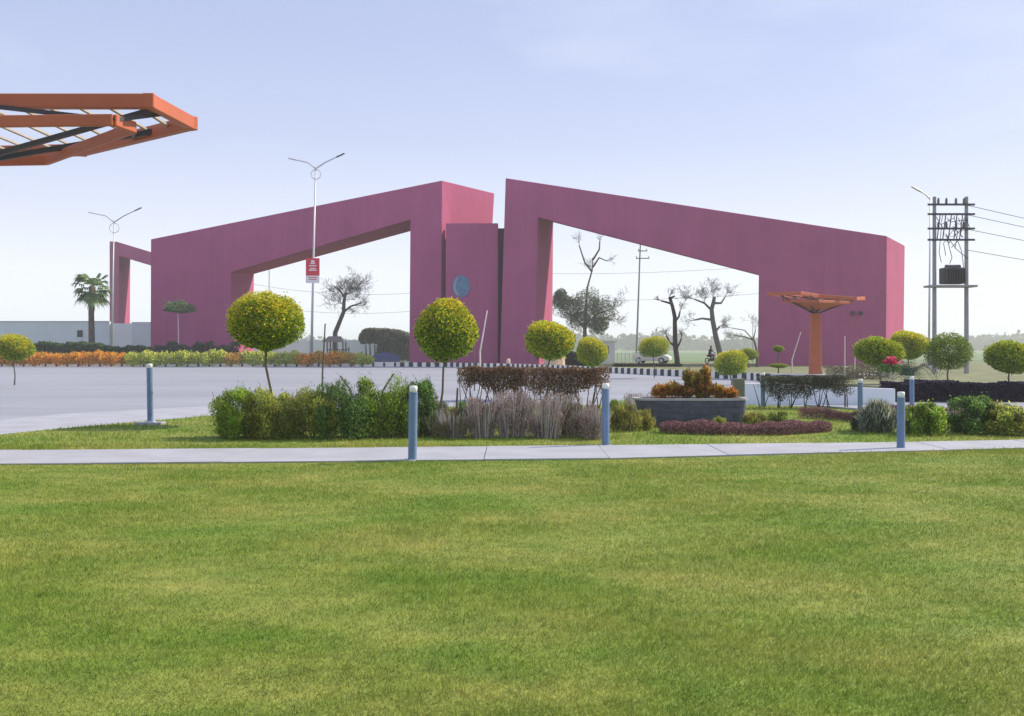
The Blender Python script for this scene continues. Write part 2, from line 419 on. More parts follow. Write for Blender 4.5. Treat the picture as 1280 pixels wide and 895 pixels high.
# ------------------------------------------------------------------ grass blades on the lawn
def point_in_band(X, Y):
    keep = np.ones(len(X), bool)
    wn_ = np.interp(X, [p.x for p in walk_near], [p.y for p in walk_near])
    wf_ = np.interp(X, [p.x for p in walk_far], [p.y for p in walk_far])
    le = np.interp(X, [p.x for p in lawn_edge], [p.y for p in lawn_edge])
    # lawn_edge is not single valued at its far left end; the interpolation is good enough for a margin
    return ~((Y > wn_ - 0.02) & (Y < wf_ + 0.02)) & (Y < le - 0.15)
def blades(n, d0, d1, power, h, w):
    d = d0 + (d1 - d0) * RNG.uniform(0, 1, n) ** power
    X = RNG.uniform(-1, 1, n) * d * 0.62
    k = point_in_band(X, d); X, d = X[k], d[k]; n = len(X)
    patch = 0.8 + 0.35 * np.sin(X * 1.7 + np.sin(d * 1.1) * 2) * np.sin(d * 1.3 + X * .4)
    H = h * patch * RNG.uniform(0.5, 1.35, n) * (1 + d * 0.015); W = w * (0.55 + d * 0.11)
    ang = RNG.uniform(0, 6.28, n); lean = RNG.normal(0, 0.55, (n, 2))
    V = np.zeros((n, 3, 3))
    V[:, 0, 0] = X - np.cos(ang) * W; V[:, 0, 1] = d - np.sin(ang) * W
    V[:, 1, 0] = X + np.cos(ang) * W; V[:, 1, 1] = d + np.sin(ang) * W
    V[:, 2, 0] = X + lean[:, 0] * H; V[:, 2, 1] = d + lean[:, 1] * H; V[:, 2, 2] = H
    c = RNG.uniform(0.98, 1.36, (n, 1)) * np.ones((1, 3)); dry = RNG.uniform(0, 1, n) < 0.10
    c[dry] *= np.array([1.5, 1.2, 1.3])
    return V.reshape(-1, 3), np.repeat(c, 3, axis=0)
A, CA = blades(380000, 3.4, 16.5, 1.35, 0.028, 0.0023)
B, CB = blades(90000, 15.0, 32.0, 1.2, 0.05, 0.0030)
V = np.vstack([A, B]); C = np.vstack([CA, CB])
tag(link("grass", np_mesh("grass", V, np.arange(len(V)).reshape(-1, 3), C, M_BLADE)), "short mown green grass with straw-coloured patches covering the front lawn", "grass", kind="stuff")

# ------------------------------------------------------------------ gates
def plane_pt(x, y, A, B):
    """point seen at pixel (x, y) on the upright plane through A=(px, dist) and B"""
    xa, da = PX(A[0], A[1]), A[1]; xb, db = PX(B[0], B[1]), B[1]
    t = (x - CX) / F
    s = (t * da - xa) / ((xb - xa) - t * (db - da))
    d = da + (db - da) * s
    return Vector((t * d, d, -0.6 if y is None else PZ(y, d)))
def portal(name, front, back, m_, parent):
    """front/back: outer BL, TL, TR, BR, inner BR, TR, TL, BL"""
    b = MB(); n = 8
    b.add(front + back, [])
    def q(*i): b.f.append(i); b.mi.append(0)
    q(0, 1, 6, 7); q(1, 2, 5, 6); q(2, 3, 4, 5)
    q(8 + 7, 8 + 6, 8 + 1, 8 + 0); q(8 + 6, 8 + 5, 8 + 2, 8 + 1); q(8 + 5, 8 + 4, 8 + 3, 8 + 2)
    for i in range(8):
        if i == 3 or i == 7: q(i, (i + 1) % 8, (i + 1) % 8 + 8, i + 8) ; continue
        q(i, i + 8, (i + 1) % 8 + 8, (i + 1) % 8)
    return bevel(b.build(name, m_, parent), 0.05, 1)

# left gate
A_, B_ = (188, 102.5), (552, 98.0)
fr = [plane_pt(188, None, A_, B_), plane_pt(188.5, 299, A_, B_), plane_pt(552.5, 225.5, A_, B_), plane_pt(551, None, A_, B_),
      plane_pt(511.5, None, A_, B_), plane_pt(513, 274.5, A_, B_), plane_pt(288.5, 340.5, A_, B_), plane_pt(287.5, None, A_, B_)]
def bk(x, y, d): return Vector((PX(x, d), d, -0.6 if y is None else PZ(y, d)))
ba = [fr[0] + Vector((0.6, 9.4, 0)), fr[1] + Vector((0.6, 9.4, 0)), bk(618, 241.5, 107.4), bk(606, None, 107.4),
      bk(523, None, 107.4), bk(524, 286, 107.4), bk(317.5, 342.5, 111.0), bk(316.5, None, 111.0)]
gl = empty("entrance_gate", (fr[0].x, fr[0].y, -0.12), "tall maroon portal gate on the left whose beam rises rightwards to a sunlit pink end", "gate", "maroon portal gates")
ML = gl.matrix_world
off = Vector((fr[0].x, fr[0].y, -0.12))
portal("portal_frame", [p - off for p in fr], [p - off for p in ba], M_GATE, gl)
# right gate
A_, B_ = (632, 96.0), (1108, 89.0)
fr = [plane_pt(624.5, None, A_, B_), plane_pt(632, 222.5, A_, B_), plane_pt(1108.5, 295, A_, B_), plane_pt(1107, None, A_, B_),
      plane_pt(947, None, A_, B_), plane_pt(948.5, 343.5, A_, B_), plane_pt(672, 271.5, A_, B_), plane_pt(669, None, A_, B_)]
ba = [Vector((0.3, 105, -0.6)), Vector((0.9, 105, fr[1].z + .2)), bk(1131, 307, 97.6), bk(1129, None, 97.6),
      bk(952, None, 101.5), bk(955, 346, 101.5), bk(691.5, 277.8, 104.6), bk(690, None, 104.6)]
gr = empty("entrance_gate", (fr[0].x, fr[0].y, -0.12), "tall maroon portal gate on the right whose beam falls rightwards behind the orange canopy", "gate", "maroon portal gates")
off = Vector((fr[0].x, fr[0].y, -0.12))
portal("portal_frame", [p - off for p in fr], [p - off for p in ba], M_GATE, gr)
for x in (1065, 1075):
    p = plane_pt(x, 391, A_, B_) - off
    b = MB(); b.tube([p + Vector((0, .1, 0)), p + Vector((-.03, -.28, -.05))], [0.10, 0.20], 10); b.box(p + Vector((0, -.05, .12)), (.1, .25, .06))
    b.build("flood_light", M_DARKST, gr)
# far gate seen beyond the left one
A_, B_ = (146, 150), (290, 146)
fr = [plane_pt(146, None, A_, B_), plane_pt(146, 302, A_, B_), plane_pt(284, 344, A_, B_), plane_pt(284, None, A_, B_),
      plane_pt(262, None, A_, B_), plane_pt(262, 354, A_, B_), plane_pt(149, 320, A_, B_), plane_pt(149, None, A_, B_)]
ba = [bk(137, None, 159), bk(137, 301.5, 159), bk(290, 346, 158), bk(290, None, 158), bk(266, None, 158), bk(266, 356, 158), bk(163, 323.5, 159), bk(162, None, 159)]
for v in fr + ba:
    if v.z < 0: v.z = -1.2
gf = empty("entrance_gate", (fr[0].x, fr[0].y, -0.8), "distant maroon portal gate showing beyond the white wall at far left", "gate", "maroon portal gates")
off = Vector((fr[0].x, fr[0].y, -0.8))
portal("portal_frame", [p - off for p in fr], [p - off for p in ba], M_GATE, gf)

# centre pylon between the gates
d0 = 97.2
pyl = empty("gate_pylon", (PX(590, d0), d0, -0.12), "square-topped maroon pylon with round blue emblem between the two big gates", "pylon")
x0, x1, zt = PX(557.3, d0), PX(622.6, d0), PZ(279, d0) + 0.12
b = MB(); b.box(((x0 + x1) / 2 - PX(590, d0), 0.5, zt / 2 - .2), (x1 - x0, 1.0, zt + .4)); bevel(b.build("pylon_body", M_GATE, pyl), 0.04, 1)
b = MB(); b.box(((x0 - .02 - .62) / 2 - PX(590, d0), 1.35, (zt - .3) / 2 - .2), (-.62 - x0 + .02, 0.3, zt)); b.build("gap_shade_panel", M_GAP_SHADE, pyl)  # filler added behind the pylon, darkened to paint the shade in its side gaps
cx, cz = PX(576.5, d0) - PX(590, d0), PZ(358, d0) + .12
b = MB(); pr = [(cx + 0.85 * math.cos(a), cz + 1.08 * math.sin(a)) for a in np.linspace(0, 2 * math.pi, 32, endpoint=False)]
k = len(pr)
b.add([(x, -0.07, z) for x, z in pr] + [(x, 0.0, z) for x, z in pr], [tuple(range(k))] + [(i, i + k, (i + 1) % k + k, (i + 1) % k) for i in range(k)])
em = b.build("emblem", M_BLUE, pyl)
cr = [(cx + 0.78 * math.cos(a), cz + 1.0 * math.sin(a)) for a in np.linspace(math.radians(110), math.radians(250), 14)]
ci = [(cx - 0.1 + 0.42 * math.cos(a), cz + 0.8 * math.sin(a)) for a in np.linspace(math.radians(250), math.radians(110), 14)]
b = MB(); pr = cr + ci; vs = [(x, -0.09, z) for x, z in pr]; b.add(vs, [(i, i + 1, 26 - i, 27 - i) for i in range(13)]); b.build("emblem_crescent", mat("emblem_pale", (0.24, 0.32, 0.42), 0.4), em)

# ------------------------------------------------------------------ walls and small buildings
wl_ = empty("boundary_wall", (PX(110, 113.5), 113.5, -0.12), "high pale blue-white wall behind the palm left of the gates", "wall")
X0 = PX(110, 113.5); z = PZ(402.5, 113.5) + .12
for i, (xa, xb, dz, m_) in enumerate([(-260, -150, 0, M_WALL2), (-150, -60, 0, M_WALL2), (-60, 40, 0, M_WALL2), (40, 137, 0.02, M_WALL2), (138, 163.5, -0.15, M_WHITE), (164.5, 250, 0.0, M_WALL2)]):
    b = MB(); a, c = PX(xa, 113.5) - X0, PX(xb, 113.5) - X0
    b.box(((a + c) / 2, 0.15 if m_ is M_WALL2 else 0.3, (z + dz) / 2 - .2), (c - a, 0.3, z + dz + .4)); b.build("wall_panel", m_, wl_)
b = MB(); b.box((PX(100, 113.5) - X0, -0.02, PZ(417, 113.5) + .12), (0.6, 0.1, 0.75)); b.build("meter_box", M_DARKST, wl_)
b = MB(); a, c = PX(-262, 113.5) - X0, PX(137, 113.5) - X0; b.box(((a + c) / 2, 0.15, z + .06), (c - a, 0.42, 0.1)); b.build("coping", M_COPING, wl_)

w2 = empty("boundary_wall", (PX(420, 155), 155, -0.8), "low white compound wall seen far off through the left gate opening", "wall")
X0 = PX(420, 155)
for xa, xb in [(300, 343), (343.6, 388), (388.6, 432), (432.6, 476), (476.6, 520)]:
    a, c = PX(xa, 155) - X0, PX(xb, 155) - X0; b = MB(); hh = PZ(425, 155) + .8
    b.box(((a + c) / 2, 0, hh / 2 - .1), (c - a, 0.25, hh + .2)); b.build("wall_panel", M_WHITE, w2)
    b = MB(); b.box((c + .03, -.02, hh / 2), (0.4, 0.4, hh + .25)); b.build("pier", M_WALL2, w2)

gh = empty("guard_cabin", (PX(752, 104), 104, 0.02), "small white flat-roofed cabin behind the clipped balls in the right gate opening", "cabin")
b = MB(); b.box((0, 0, 1.05), (2.6, 2.4, 2.3)); bevel(b.build("cabin_wall", M_WHITE, gh), .02, 1)
b = MB(); b.box((0, 0, 2.26), (2.95, 2.8, 0.12)); b.build("roof_slab", M_WHITE, gh)
b = MB(); b.box((0.2, -1.205, 1.35), (0.9, 0.03, 0.8)); b.build("window", M_GLASS, gh)

# low white garden wall right of the planter
lw = MB(); dW = 30.0; xa, xb = PX(931, dW), PX(1119, dW); za, zb = PZ(479, dW), PZ(486, dW)
x_ = [xa, xa + .02, xb - .02, xb]
lw.add([(xa, dW, -.2), (xb, dW, -.2), (xb, dW, zb), (xa, dW, za), (xa, dW + .2, -.2), (xb, dW + .2, -.2), (xb, dW + .2, zb), (xa, dW + .2, za)], [(0, 1, 2, 3), (5, 4, 7, 6), (1, 5, 6, 2), (4, 0, 3, 7), (3, 2, 6, 7)])
tag(bevel(lw.build("garden_wall", M_WHITE), .01, 1), "long low white wall behind the dark clipped shrub row right of the planter", "wall")
# railing beside the cabin
rl = empty("railing", (PX(784, 102), 102, 0.02), "short white picket railing between the cabin and the white car", "railing")
b = MB()
for z in (0.35, 0.95): b.box((0, 0, z), (2.9, 0.05, 0.06))
b.build("rail", M_WHITE, rl)
pk = MB(); pk.box((0, 0, 0.55), (0.09, 0.06, 1.1)); pko = pk.build("picket", M_WHITE, rl, (-1.4, -0.06, 0))
for i in range(1, 8):
    c = pko.copy(); COL.objects.link(c); c.location = (-1.4 + i * 0.4, -0.06, 0)

# broad flat-topped clipped tree far behind the left opening
sh = empty("clipped_tree", (PX(484, 150), 150, -0.8), "wide grey-green flat-topped clipped tree in the left gate opening", "tree")
def spx(x): return PX(x, 150) - PX(484, 150)
q = RNG.uniform(0, 1, (16000, 3)); lx = 452 + 72 * q[:, 0]; topy = np.interp(lx, [452, 456, 462, 484, 500, 524], [421, 413, 411, 411, 413, 421]); boty = np.where(lx < 473, 428, 449) + 2 * np.sin(lx * .9)
ly = topy + (boty - topy) * q[:, 1] ** 1.2; keep = lx < 524
pts3 = np.stack([(lx - 484) * 150 / F, -3 + 5 * q[:, 2], (HZ - ly) * 150 / F + CH + .8], 1)
pts3[:, 2] = np.maximum(pts3[:, 2], .05)
link("crown", leaves("clipped_crown", pts3, .42, .2, palette(len(pts3), [((.15, .17, .11), 4), ((.22, .23, .16), 3), ((.08, .10, .07), 3)]), M_LEAF, up=.2), sh)
for x in (459, 464, 470, 478):
    b = MB(); b.tube([(spx(x), -1.9, 0), (spx(x) + .1, -1.7, 1.4), (spx(x), -1.5, 2.9)], [.14, .12, .08], 6); b.build("trunk", M_BARKD, sh)
tp = MB(); vs = []
for i, t in enumerate(np.linspace(0, 1, 9)):
    w = math.sin(math.pi * min(1, .12 + t * .86)); vs += [(spx(470 + 33 * t), -3.2, 0), (spx(470 + 33 * t), -3.0, .9 + .7 * w), (spx(470 + 33 * t), -2.4, 1.0 + .8 * w), (spx(470 + 33 * t), -2.2, 0)]
tp.add([(v[0] + PX(484, 150), v[1] + 150 - 0.8, v[2] - .8) for v in vs], [(i * 4 + j, (i + 1) * 4 + j, (i + 1) * 4 + j + 1, i * 4 + j + 1) for i in range(8) for j in range(3)] + [(0, 1, 2, 3), (35, 34, 33, 32)])
tag(tp.build("tarpaulin_heap", M_TARP), "dark blue tarpaulin-covered heap under the wide grey-green clipped tree", "tarpaulin")

# open kiosk in the left opening
ki = empty("pavilion", (PX(424, 138), 138, -0.8), "tiny dark pavilion with railing below the leaning bare tree", "pavilion")
def kpx(x): return PX(x, 138) - PX(424, 138)
b = MB(); z = PZ(427.5, 138) + .8; b.add([(kpx(404), -1.5, z), (kpx(432), -1.5, z), (kpx(432), 1.5, z), (kpx(404), 1.5, z), (kpx(411), 0, z + .8), (kpx(426), 0, z + .8)], [(0, 1, 5, 4), (1, 2, 5), (2, 3, 4, 5), (3, 0, 4), (3, 2, 1, 0)]); b.build("roof", M_DARKST, ki)
for x, y in ((411, -1.2), (430.5, -1.2), (411, 1.2), (430.5, 1.2)):
    b = MB(); b.box((kpx(x), y, z / 2), (.16, .16, z)); b.build("post", M_DARKST, ki)
b = MB(); zz = PZ(437, 138) + .8; b.box((kpx(425), -1.6, zz), (kpx(439) - kpx(411), .08, .1)); b.box((kpx(425), -1.6, zz - .9), (kpx(439) - kpx(411), .08, .1))
for i in range(10): b.box((kpx(411.5) + i * .33, -1.6, zz - .45), (.07, .07, .9))
tag(b.build("balustrade", M_DARKST, ki), kind="stuff")
b = MB(); b.box((kpx(438.5), -1.6, 1.1), (.14, .14, 2.9)); b.build("gate_post", M_DARKST, ki)

# ------------------------------------------------------------------ bollards
def make_bollard(loc, h, label):
    r = empty("bollard", loc, label, "bollard", "bollard lights along the garden paths")
    b = MB(); b.lathe([(0.062, 0.0), (0.062, h - .11), (0.066, h - .105), (0.066, h - .095), (0.05, h - .09)], 20); b.build("post", M_BOLL, r, smooth=False)
    b = MB(); b.lathe([(0.055, h - .095), (0.058, h - .02), (0.05, h - .004), (0.0, h)], 20); b.build("light_cap", M_CAP, r, smooth=True)
    b = MB(); b.lathe([(0.11, 0.0), (0.11, 0.012), (0.105, 0.018), (0.0, 0.018)], 20); b.build("base_plate", M_STEEL, r)
    for a in range(4):
        b = MB(); b.lathe([(0.010, 0.018), (0.010, 0.03), (0, .032)], 6, (0.088 * math.cos(a * math.pi / 2 + .7), 0.088 * math.sin(a * math.pi / 2 + .7), 0)); b.build("bolt", M_STEEL, r)
    r.rotation_euler = (random.uniform(-.012, .012), random.uniform(-.012, .012), random.uniform(0, 1.5))
    return r
for x, yb, yt, lab in [(515.5, 576, 482, "blue-grey bollard light standing in front of the big green shrubs at the path's near edge"),
                       (757, 557.5, 479, "blue-grey bollard light standing between the brown twiggy shrubs and the slate planter"),
                       (1126, 561, 489.5, "blue-grey bollard light on the path in front of the green shrub at far right"),
                       (1075.5, 519, 473.5, "slim blue bollard light behind the grey strappy clump, right of the purple edging strip"),
                       (1140, 507, 470.5, "slim blue bollard light in front of the dark purple hedge")]:
    p = G(x, yb); p.z = 0.018 if x in (515.5, 1126) and False else 0.0
    make_bollard(p, (yb - yt) * p.y / F, lab)
p = G(188, 530.5, -0.0)
make_bollard(p + Vector((0, 0, 0.05)), 73 * p.y / F, "blue-grey bollard light on a small concrete footing beside the forecourt at left")
b = MB(); b.box((0, 0, 0.0), (0.55, 0.34, 0.10)); tag(bevel(b.build("concrete_footing", M_PAVE, None, (p.x, p.y, 0.0)), .01, 1), "small pale concrete block under the leftmost bollard light", "footing")
make_bollard(Vector((PX(954, 27), 27, -0.1)), PZ(466, 27) + .1, "bollard light with white cap hidden behind the dark clipped shrub row")

# ------------------------------------------------------------------ canopies
def fascia(parent, a, b_, h, w, m_=None, name="fascia_beam"):
    mb = MB(); mb.bar(a, b_, w, h); return bevel(mb.build(name, m_ or M_ORANGE, parent), 0.01, 1)
def canopy(base, top_ring, low_ring, col_w, col_top, fh, label, ground_z):
    r = empty("canopy", base, label, "canopy", "orange steel canopies")
    n = len(top_ring)
    cw = col_w
    b = MB(); b.add([(-cw, -cw * .8, 0), (cw, -cw * .8, 0), (cw, cw * .8, 0), (-cw, cw * .8, 0), (-cw * .85, -cw * .7, col_top), (cw * .85, -cw * .7, col_top), (cw * .85, cw * .7, col_top), (-cw * .85, cw * .7, col_top)],
                    [(3, 2, 1, 0), (4, 5, 6, 7), (0, 1, 5, 4), (1, 2, 6, 5), (2, 3, 7, 6), (3, 0, 4, 7)])
    bevel(b.build("column", M_ORANGE, r), .02, 1)
    for i in range(n): fascia(r, top_ring[i], top_ring[(i + 1) % n], fh, fh * .7)
    for i in range(n):
        b = MB(); b.box((top_ring[i][0], top_ring[i][1], top_ring[i][2]), (fh * .8, fh * .8, fh * 1.04), rz=i); bevel(b.build("corner_plate", M_ORANGE, r), .01, 1)
    for i in range(len(low_ring)): fascia(r, low_ring[i], low_ring[(i + 1) % len(low_ring)], fh * .8, fh * .4)
    ct = Vector((0, 0, col_top))
    for i in range(n):
        b = MB(); b.bar(ct - Vector((0, 0, .05)), (Vector(top_ring[i]) * .72 + Vector(top_ring[(i + 1) % n]) * .28) + Vector((0, 0, fh * .05)), fh * .3, fh * .4); b.build("rib", M_DARKST, r)
        mid = (Vector(top_ring[i]) + Vector(top_ring[(i + 1) % n])) / 2
        b = MB(); b.bar(Vector(low_ring[i % len(low_ring)]), mid, fh * .25, fh * .3); b.build("strut", M_DARKST, r)
    return r
# distant canopy in front of the right gate
d = 57.0; bx = PX(1019, d)
def cp(x, y, dd): q = P(x, y, dd); return (q.x - bx, q.y - d, q.z - 0.02)
top = [cp(961, 367.5, 56.2), cp(1000, 366.5, 54.6), cp(1023, 370, 55.6), cp(1069, 373.5, 56), cp(1079.5, 373, 57.5), cp(1056, 373.5, 60), cp(1002, 371, 60)]
low = [cp(978, 375.5, 56.5), cp(1023, 376.5, 54.8), cp(1063, 378.5, 56.5), cp(1030, 380, 58.5)]
cr_ = canopy((bx, d, 0.02), top, low, 0.31, 3.55, 0.20, "orange single-column canopy standing before the right gate", 0.02)
b = MB()   # folded underside plates
ct = (0, 0, 3.65)
def plate(a, c, z=0.0):
    b2 = MB(); vs = [ct, a, c]; vs2 = [(x, y, zz + .06) for x, y, zz in vs]; b2.add(vs + vs2, [(0, 2, 1), (3, 4, 5), (0, 1, 4, 3), (1, 2, 5, 4), (2, 0, 3, 5)]); b2.build("soffit_plate", M_ORANGE, cr_)
plate(low[0], low[1]); plate(low[1], low[2]); plate(low[3], low[0])
b = MB(); b.box((0, 0, 0.03), (7.0, 3.0, 0.12)); b.build("plinth", M_PAVE, cr_)
# near canopy, cut by the picture's left side
bx, by = -8.6, 15.4
def cq(x, y, zz): return (x - bx, y - by, zz)
ZT = 5.0 - .085
top = [cq(-4.87, 13.45, ZT), cq(-4.74, 14.75, ZT), cq(-7.2, 16.75, ZT), cq(-11.5, 17.2, ZT), cq(-12.6, 15.2, ZT), cq(-10.2, 13.45, ZT)]
low = [cq(-5.22, 12.95 + .15, ZT - .33), cq(-5.12, 13.55, ZT - .33), cq(-7.4, 15.9, ZT - .33), cq(-10.8, 16.2, ZT - .33), cq(-9.2, 13.3, ZT - .33)]
nc = canopy((bx, by, 0), top, low, 0.18, 4.45, 0.19, "orange steel canopy tip jutting into the sky at upper left", 0)

def poly_span(poly, x):
    ys_ = []
    for (xa, ya, _), (xb, yb, _) in zip(poly, poly[1:] + poly[:1]):
        if (xa - x) * (xb - x) < 0: ys_.append(ya + (yb - ya) * (x - xa) / (xb - xa))
    return (min(ys_), max(ys_)) if len(ys_) > 1 else None
M_SLAT = mat("pale_slat", (0.42, 0.38, 0.36), rough=.7, noise=.1)
xx = -3.3
while xx < 3.7:
    sp_ = poly_span(top, xx)
    if sp_:
        b = MB(); b.bar((xx, sp_[0] + .06, top[0][2] + .03), (xx, sp_[1] - .06, top[0][2] + .03), .05, .03); b.build("roof_slat", M_SLAT, nc)
    xx += .42

# ------------------------------------------------------------------ street lamps, poles
def street_lamp(px_top, px_bot, ytop, d, label, sign=False, gzv=0.02, r0=0.13, double=True):
    xb, xt = PX(px_bot, d), PX(px_top, d); zt = PZ(ytop, d)
    r = empty("street_lamp", (xb, d, gzv), label, "street lamp", "street lamps")
    dx = xt - xb; H = zt - gzv; u = d / F
    b = MB(); b.tube([(0, 0, 0), (dx * .5, 0, H * .5), (dx, 0, H - 3 * u)], [r0, r0 * .75, r0 * .42], 10); b.build("pole", M_STEEL, r, smooth=True)
    b = MB(); b.lathe([(r0 * 1.6, 0), (r0 * 1.6, .5), (r0, .6)], 8); b.build("pole_base", M_STEEL, r)
    arms = [(-1, [(-24, -5), (-10, -2), (0, 6)]), (1, [(27, -9), (12, -2), (0, 6)])] if double else [(-1, [(-13, -4), (-6, 0), (0, 6)])]
    for s, pts in arms:
        pp = [(dx + a * u, 0, H - (c) * u) for a, c in reversed(pts)]
        b = MB(); b.tube(pp, [.07, .06, .05], 6); b.build("arm", M_STEEL, r)
        e = Vector(pp[-1]); f = Vector(pp[-2]); dr = (e - f).normalized()
        b = MB(); b.bar(e - dr * .1, e + dr * .75, .24, .10); bevel(b.build("lamp_head", M_DARKST if s > 0 else M_STEEL, r), .03, 1)
    if double:
        b = MB(); c = Vector((dx + 2 * u * .2, 0, H - 13 * u)); R = 6 * u
        b.tube([c + Vector((R * math.cos(a), 0, R * math.sin(a))) for a in np.linspace(0, 2 * math.pi, 25)], .035, 5, cap=False); b.build("ring", M_STEEL, r)
    if sign:
        sx = PX(391.5, d) - xb; w = 17 * u; zc = PZ(334, d) - gzv; h = 22 * u
        b = MB(); b.box((sx, -.22, zc), (w, .12, h)); bevel(b.build("sign_board", M_RED, r), .02, 1)
        b = MB(); b.box((sx, -.22, zc - h / 2 - 4.5 * u + .01), (w, .11, 9 * u)); b.build("sign_footer", M_PRINT, r)
        for zz, ww in ((7, 4), (4.5, 6), (1.5, 9), (-2, 7), (-4, 10)):
            b = MB(); b.box((sx + .02, -.285, zc + zz * u), (ww * u, .012, (1.3 if zz < 5 else 2.6) * u)); b.build("sign_lettering", M_PRINT, r)
        b = MB(); 
        for zz in (-13, -15.5): b.box((sx, -.28, zc + zz * u), (10 * u, .012, .9 * u))
        b.build("footer_lettering", M_RED, r)
        for zz in (8, -14):
            b = MB(); b.box((sx * .5, -.1, zc + zz * u), (abs(sx) + .3, .2, .06)); b.build("sign_bracket", M_STEEL, r)
    return r
street_lamp(394.5, 389, 205, 91.5, "tall twin-arm street lamp carrying a small red sign", sign=True)
street_lamp(142.5, 139.5, 272, 112, "pale twin-arm street lamp beside the white wall at far left", r0=.11, gzv=0.02)
street_lamp(1163, 1161, 243, 78, "thin single-arm street lamp right of the right gate", double=False, r0=.09)

def utility_pole(x0, x1, yt, d, label, arms=True, r=.15):
    g = gz(d); xb = PX(x0, d); dx = PX(x1, d) - xb; H = PZ(yt, d) - g
    q = empty("utility_pole", (xb, d, g), label, "utility pole", "utility poles")
    b = MB(); b.tube([(0, 0, -.2), (dx, 0, H)], [r, r * .65], 8); b.build("pole_shaft", M_CONC, q)
    if arms:
        for k, (z, w) in enumerate(((H * .93, 1.3), (H * .87, 1.9))):
            b = MB(); b.box((dx + .3, -.1, z), (w, .1, .12)); b.build("crossarm", M_DARKST, q)
            for s in (-.45, .45): b = MB(); b.lathe([(.03, 0), (.07, .06), (.04, .12), (.07, .18), (.03, .26)], 6, (dx + .3 + s * w, -.1, z + .06)); b.build("insulator", M_CONC, q)
    return q
utility_pole(795, 800.5, 303, 140, "tall utility pole standing in the right gate opening")
utility_pole(336, 336.5, 335, 160, "thin utility pole behind the left gate opening", arms=False, r=.09)
utility_pole(941, 941, 395, 165, "thin distant utility pole near the right opening's right jamb", arms=False, r=.08)
for i, (xa, ya, xb, yb, d, lab) in enumerate([(560, 338, 1060, 322, 141, "upper thin power line crossing the gate openings"), (560, 372, 1060, 356, 141.3, "middle thin power line crossing the gate openings"),
                                         (300, 352, 560, 362, 142, "thin power line crossing the left gate opening"), (300, 378, 560, 384, 142.3, "lowest thin power line crossing the left gate opening")]):
    a, c = P(xa, ya, d), P(xb, yb, d); pts = []
    for t in np.linspace(0, 1, 13): q = a.lerp(c, t); q.z -= 1.2 * 4 * t * (1 - t); pts.append(q)
    b = MB(); b.tube(pts, .022, 3, cap=False); tag(b.build("power_line", M_WIRE), lab, "cable", "power lines")

# transformer pole structure at the right edge
d = 62.0
tr = empty("transformer_stand", (PX(1188, d), d, 0.02), "two-pole electric transformer stand with tangled wires at far right", "transformer")
def tx(x): return PX(x, d) - PX(1188, d)
def tz(y): return PZ(y, d) - .02
for x in (1168, 1208):
    b = MB(); b.tube([(tx(x), 0, -.1), (tx(x), 0, tz(246))], [.15, .11], 8); b.build("pole_shaft", M_CONC, tr)
for y in (256, 268, 286, 300): b = MB(); b.box((tx(1188), -.12, tz(y)), (2.9, .1, .12)); b.build("crossarm", M_DARKST, tr)
for i in range(5):
    b = MB(); b.bar((tx(1170 + i * 7), -.15, tz(300)), (tx(1174 + i * 7), -.15, tz(268)), .05, .05); b.build("brace", M_DARKST, tr)
for x in (1172, 1182, 1194, 1204):
    for y in (256, 286): b = MB(); b.lathe([(.04, 0), (.10, .06), (.05, .12), (.10, .18), (.05, .24), (.08, .3), (.02, .36)], 7, (tx(x), -.12, tz(y) + .05)); b.build("insulator", M_DARKST, tr)
b = MB(); b.box((tx(1188), 0, tz(358)), (2.9, 1.1, .12)); b.build("platform", M_CONC, tr)
b = MB(); b.box((tx(1190), 0, tz(345)), (1.3, .8, 1.0)); tank = bevel(b.build("transformer_tank", M_DARKST, tr), .04, 1)
for i in range(8): b = MB(); b.box((tx(1190) - .55 + i * .157, -.5, tz(345)), (.05, .2, .8)); b.build("cooling_fin", M_DARKST, tank)
b = MB(); b.tube([(tx(1182), 0, tz(334)), (tx(1200), 0, tz(334))], .16, 10); b.build("conservator", M_DARKST, tr)
b = MB()
rr = random.Random(3)
for i in range(16):
    a = Vector((tx(rr.uniform(1168, 1208)), rr.uniform(-.3, .1), tz(rr.uniform(250, 300)))); c = Vector((tx(rr.uniform(1168, 1208)), rr.uniform(-.3, .1), tz(rr.uniform(268, 338))))
    mid = (a + c) / 2 + Vector((rr.uniform(-.5, .5), -.1, -rr.uniform(.1, .6))); b.tube([a, a.lerp(mid, .6), mid, mid.lerp(c, .6), c], .022, 4, cap=False)
tag(b.build("wiring", M_WIRE, tr), kind="stuff")
for i, (y, dy) in enumerate([(256, -30), (268, -14), (286, 4), (312, 20)]):
    a = Vector((PX(1168, d), d - .12, tz(y))); c = Vector((PX(1700, 120), 120, tz(y) + 1.5)); a.x = PX(1206, d)
    pts = [a.lerp(c, t) - Vector((0, 0, 2.2 * t * (1 - t) * 2)) for t in np.linspace(0, 1, 12)]
    b = MB(); b.tube(pts, .02, 3, cap=False); tag(b.build("power_line", M_WIRE), ["topmost", "second", "third", "lowest"][i] + " cable leaving the transformer stand to the right", "cable", "power lines")

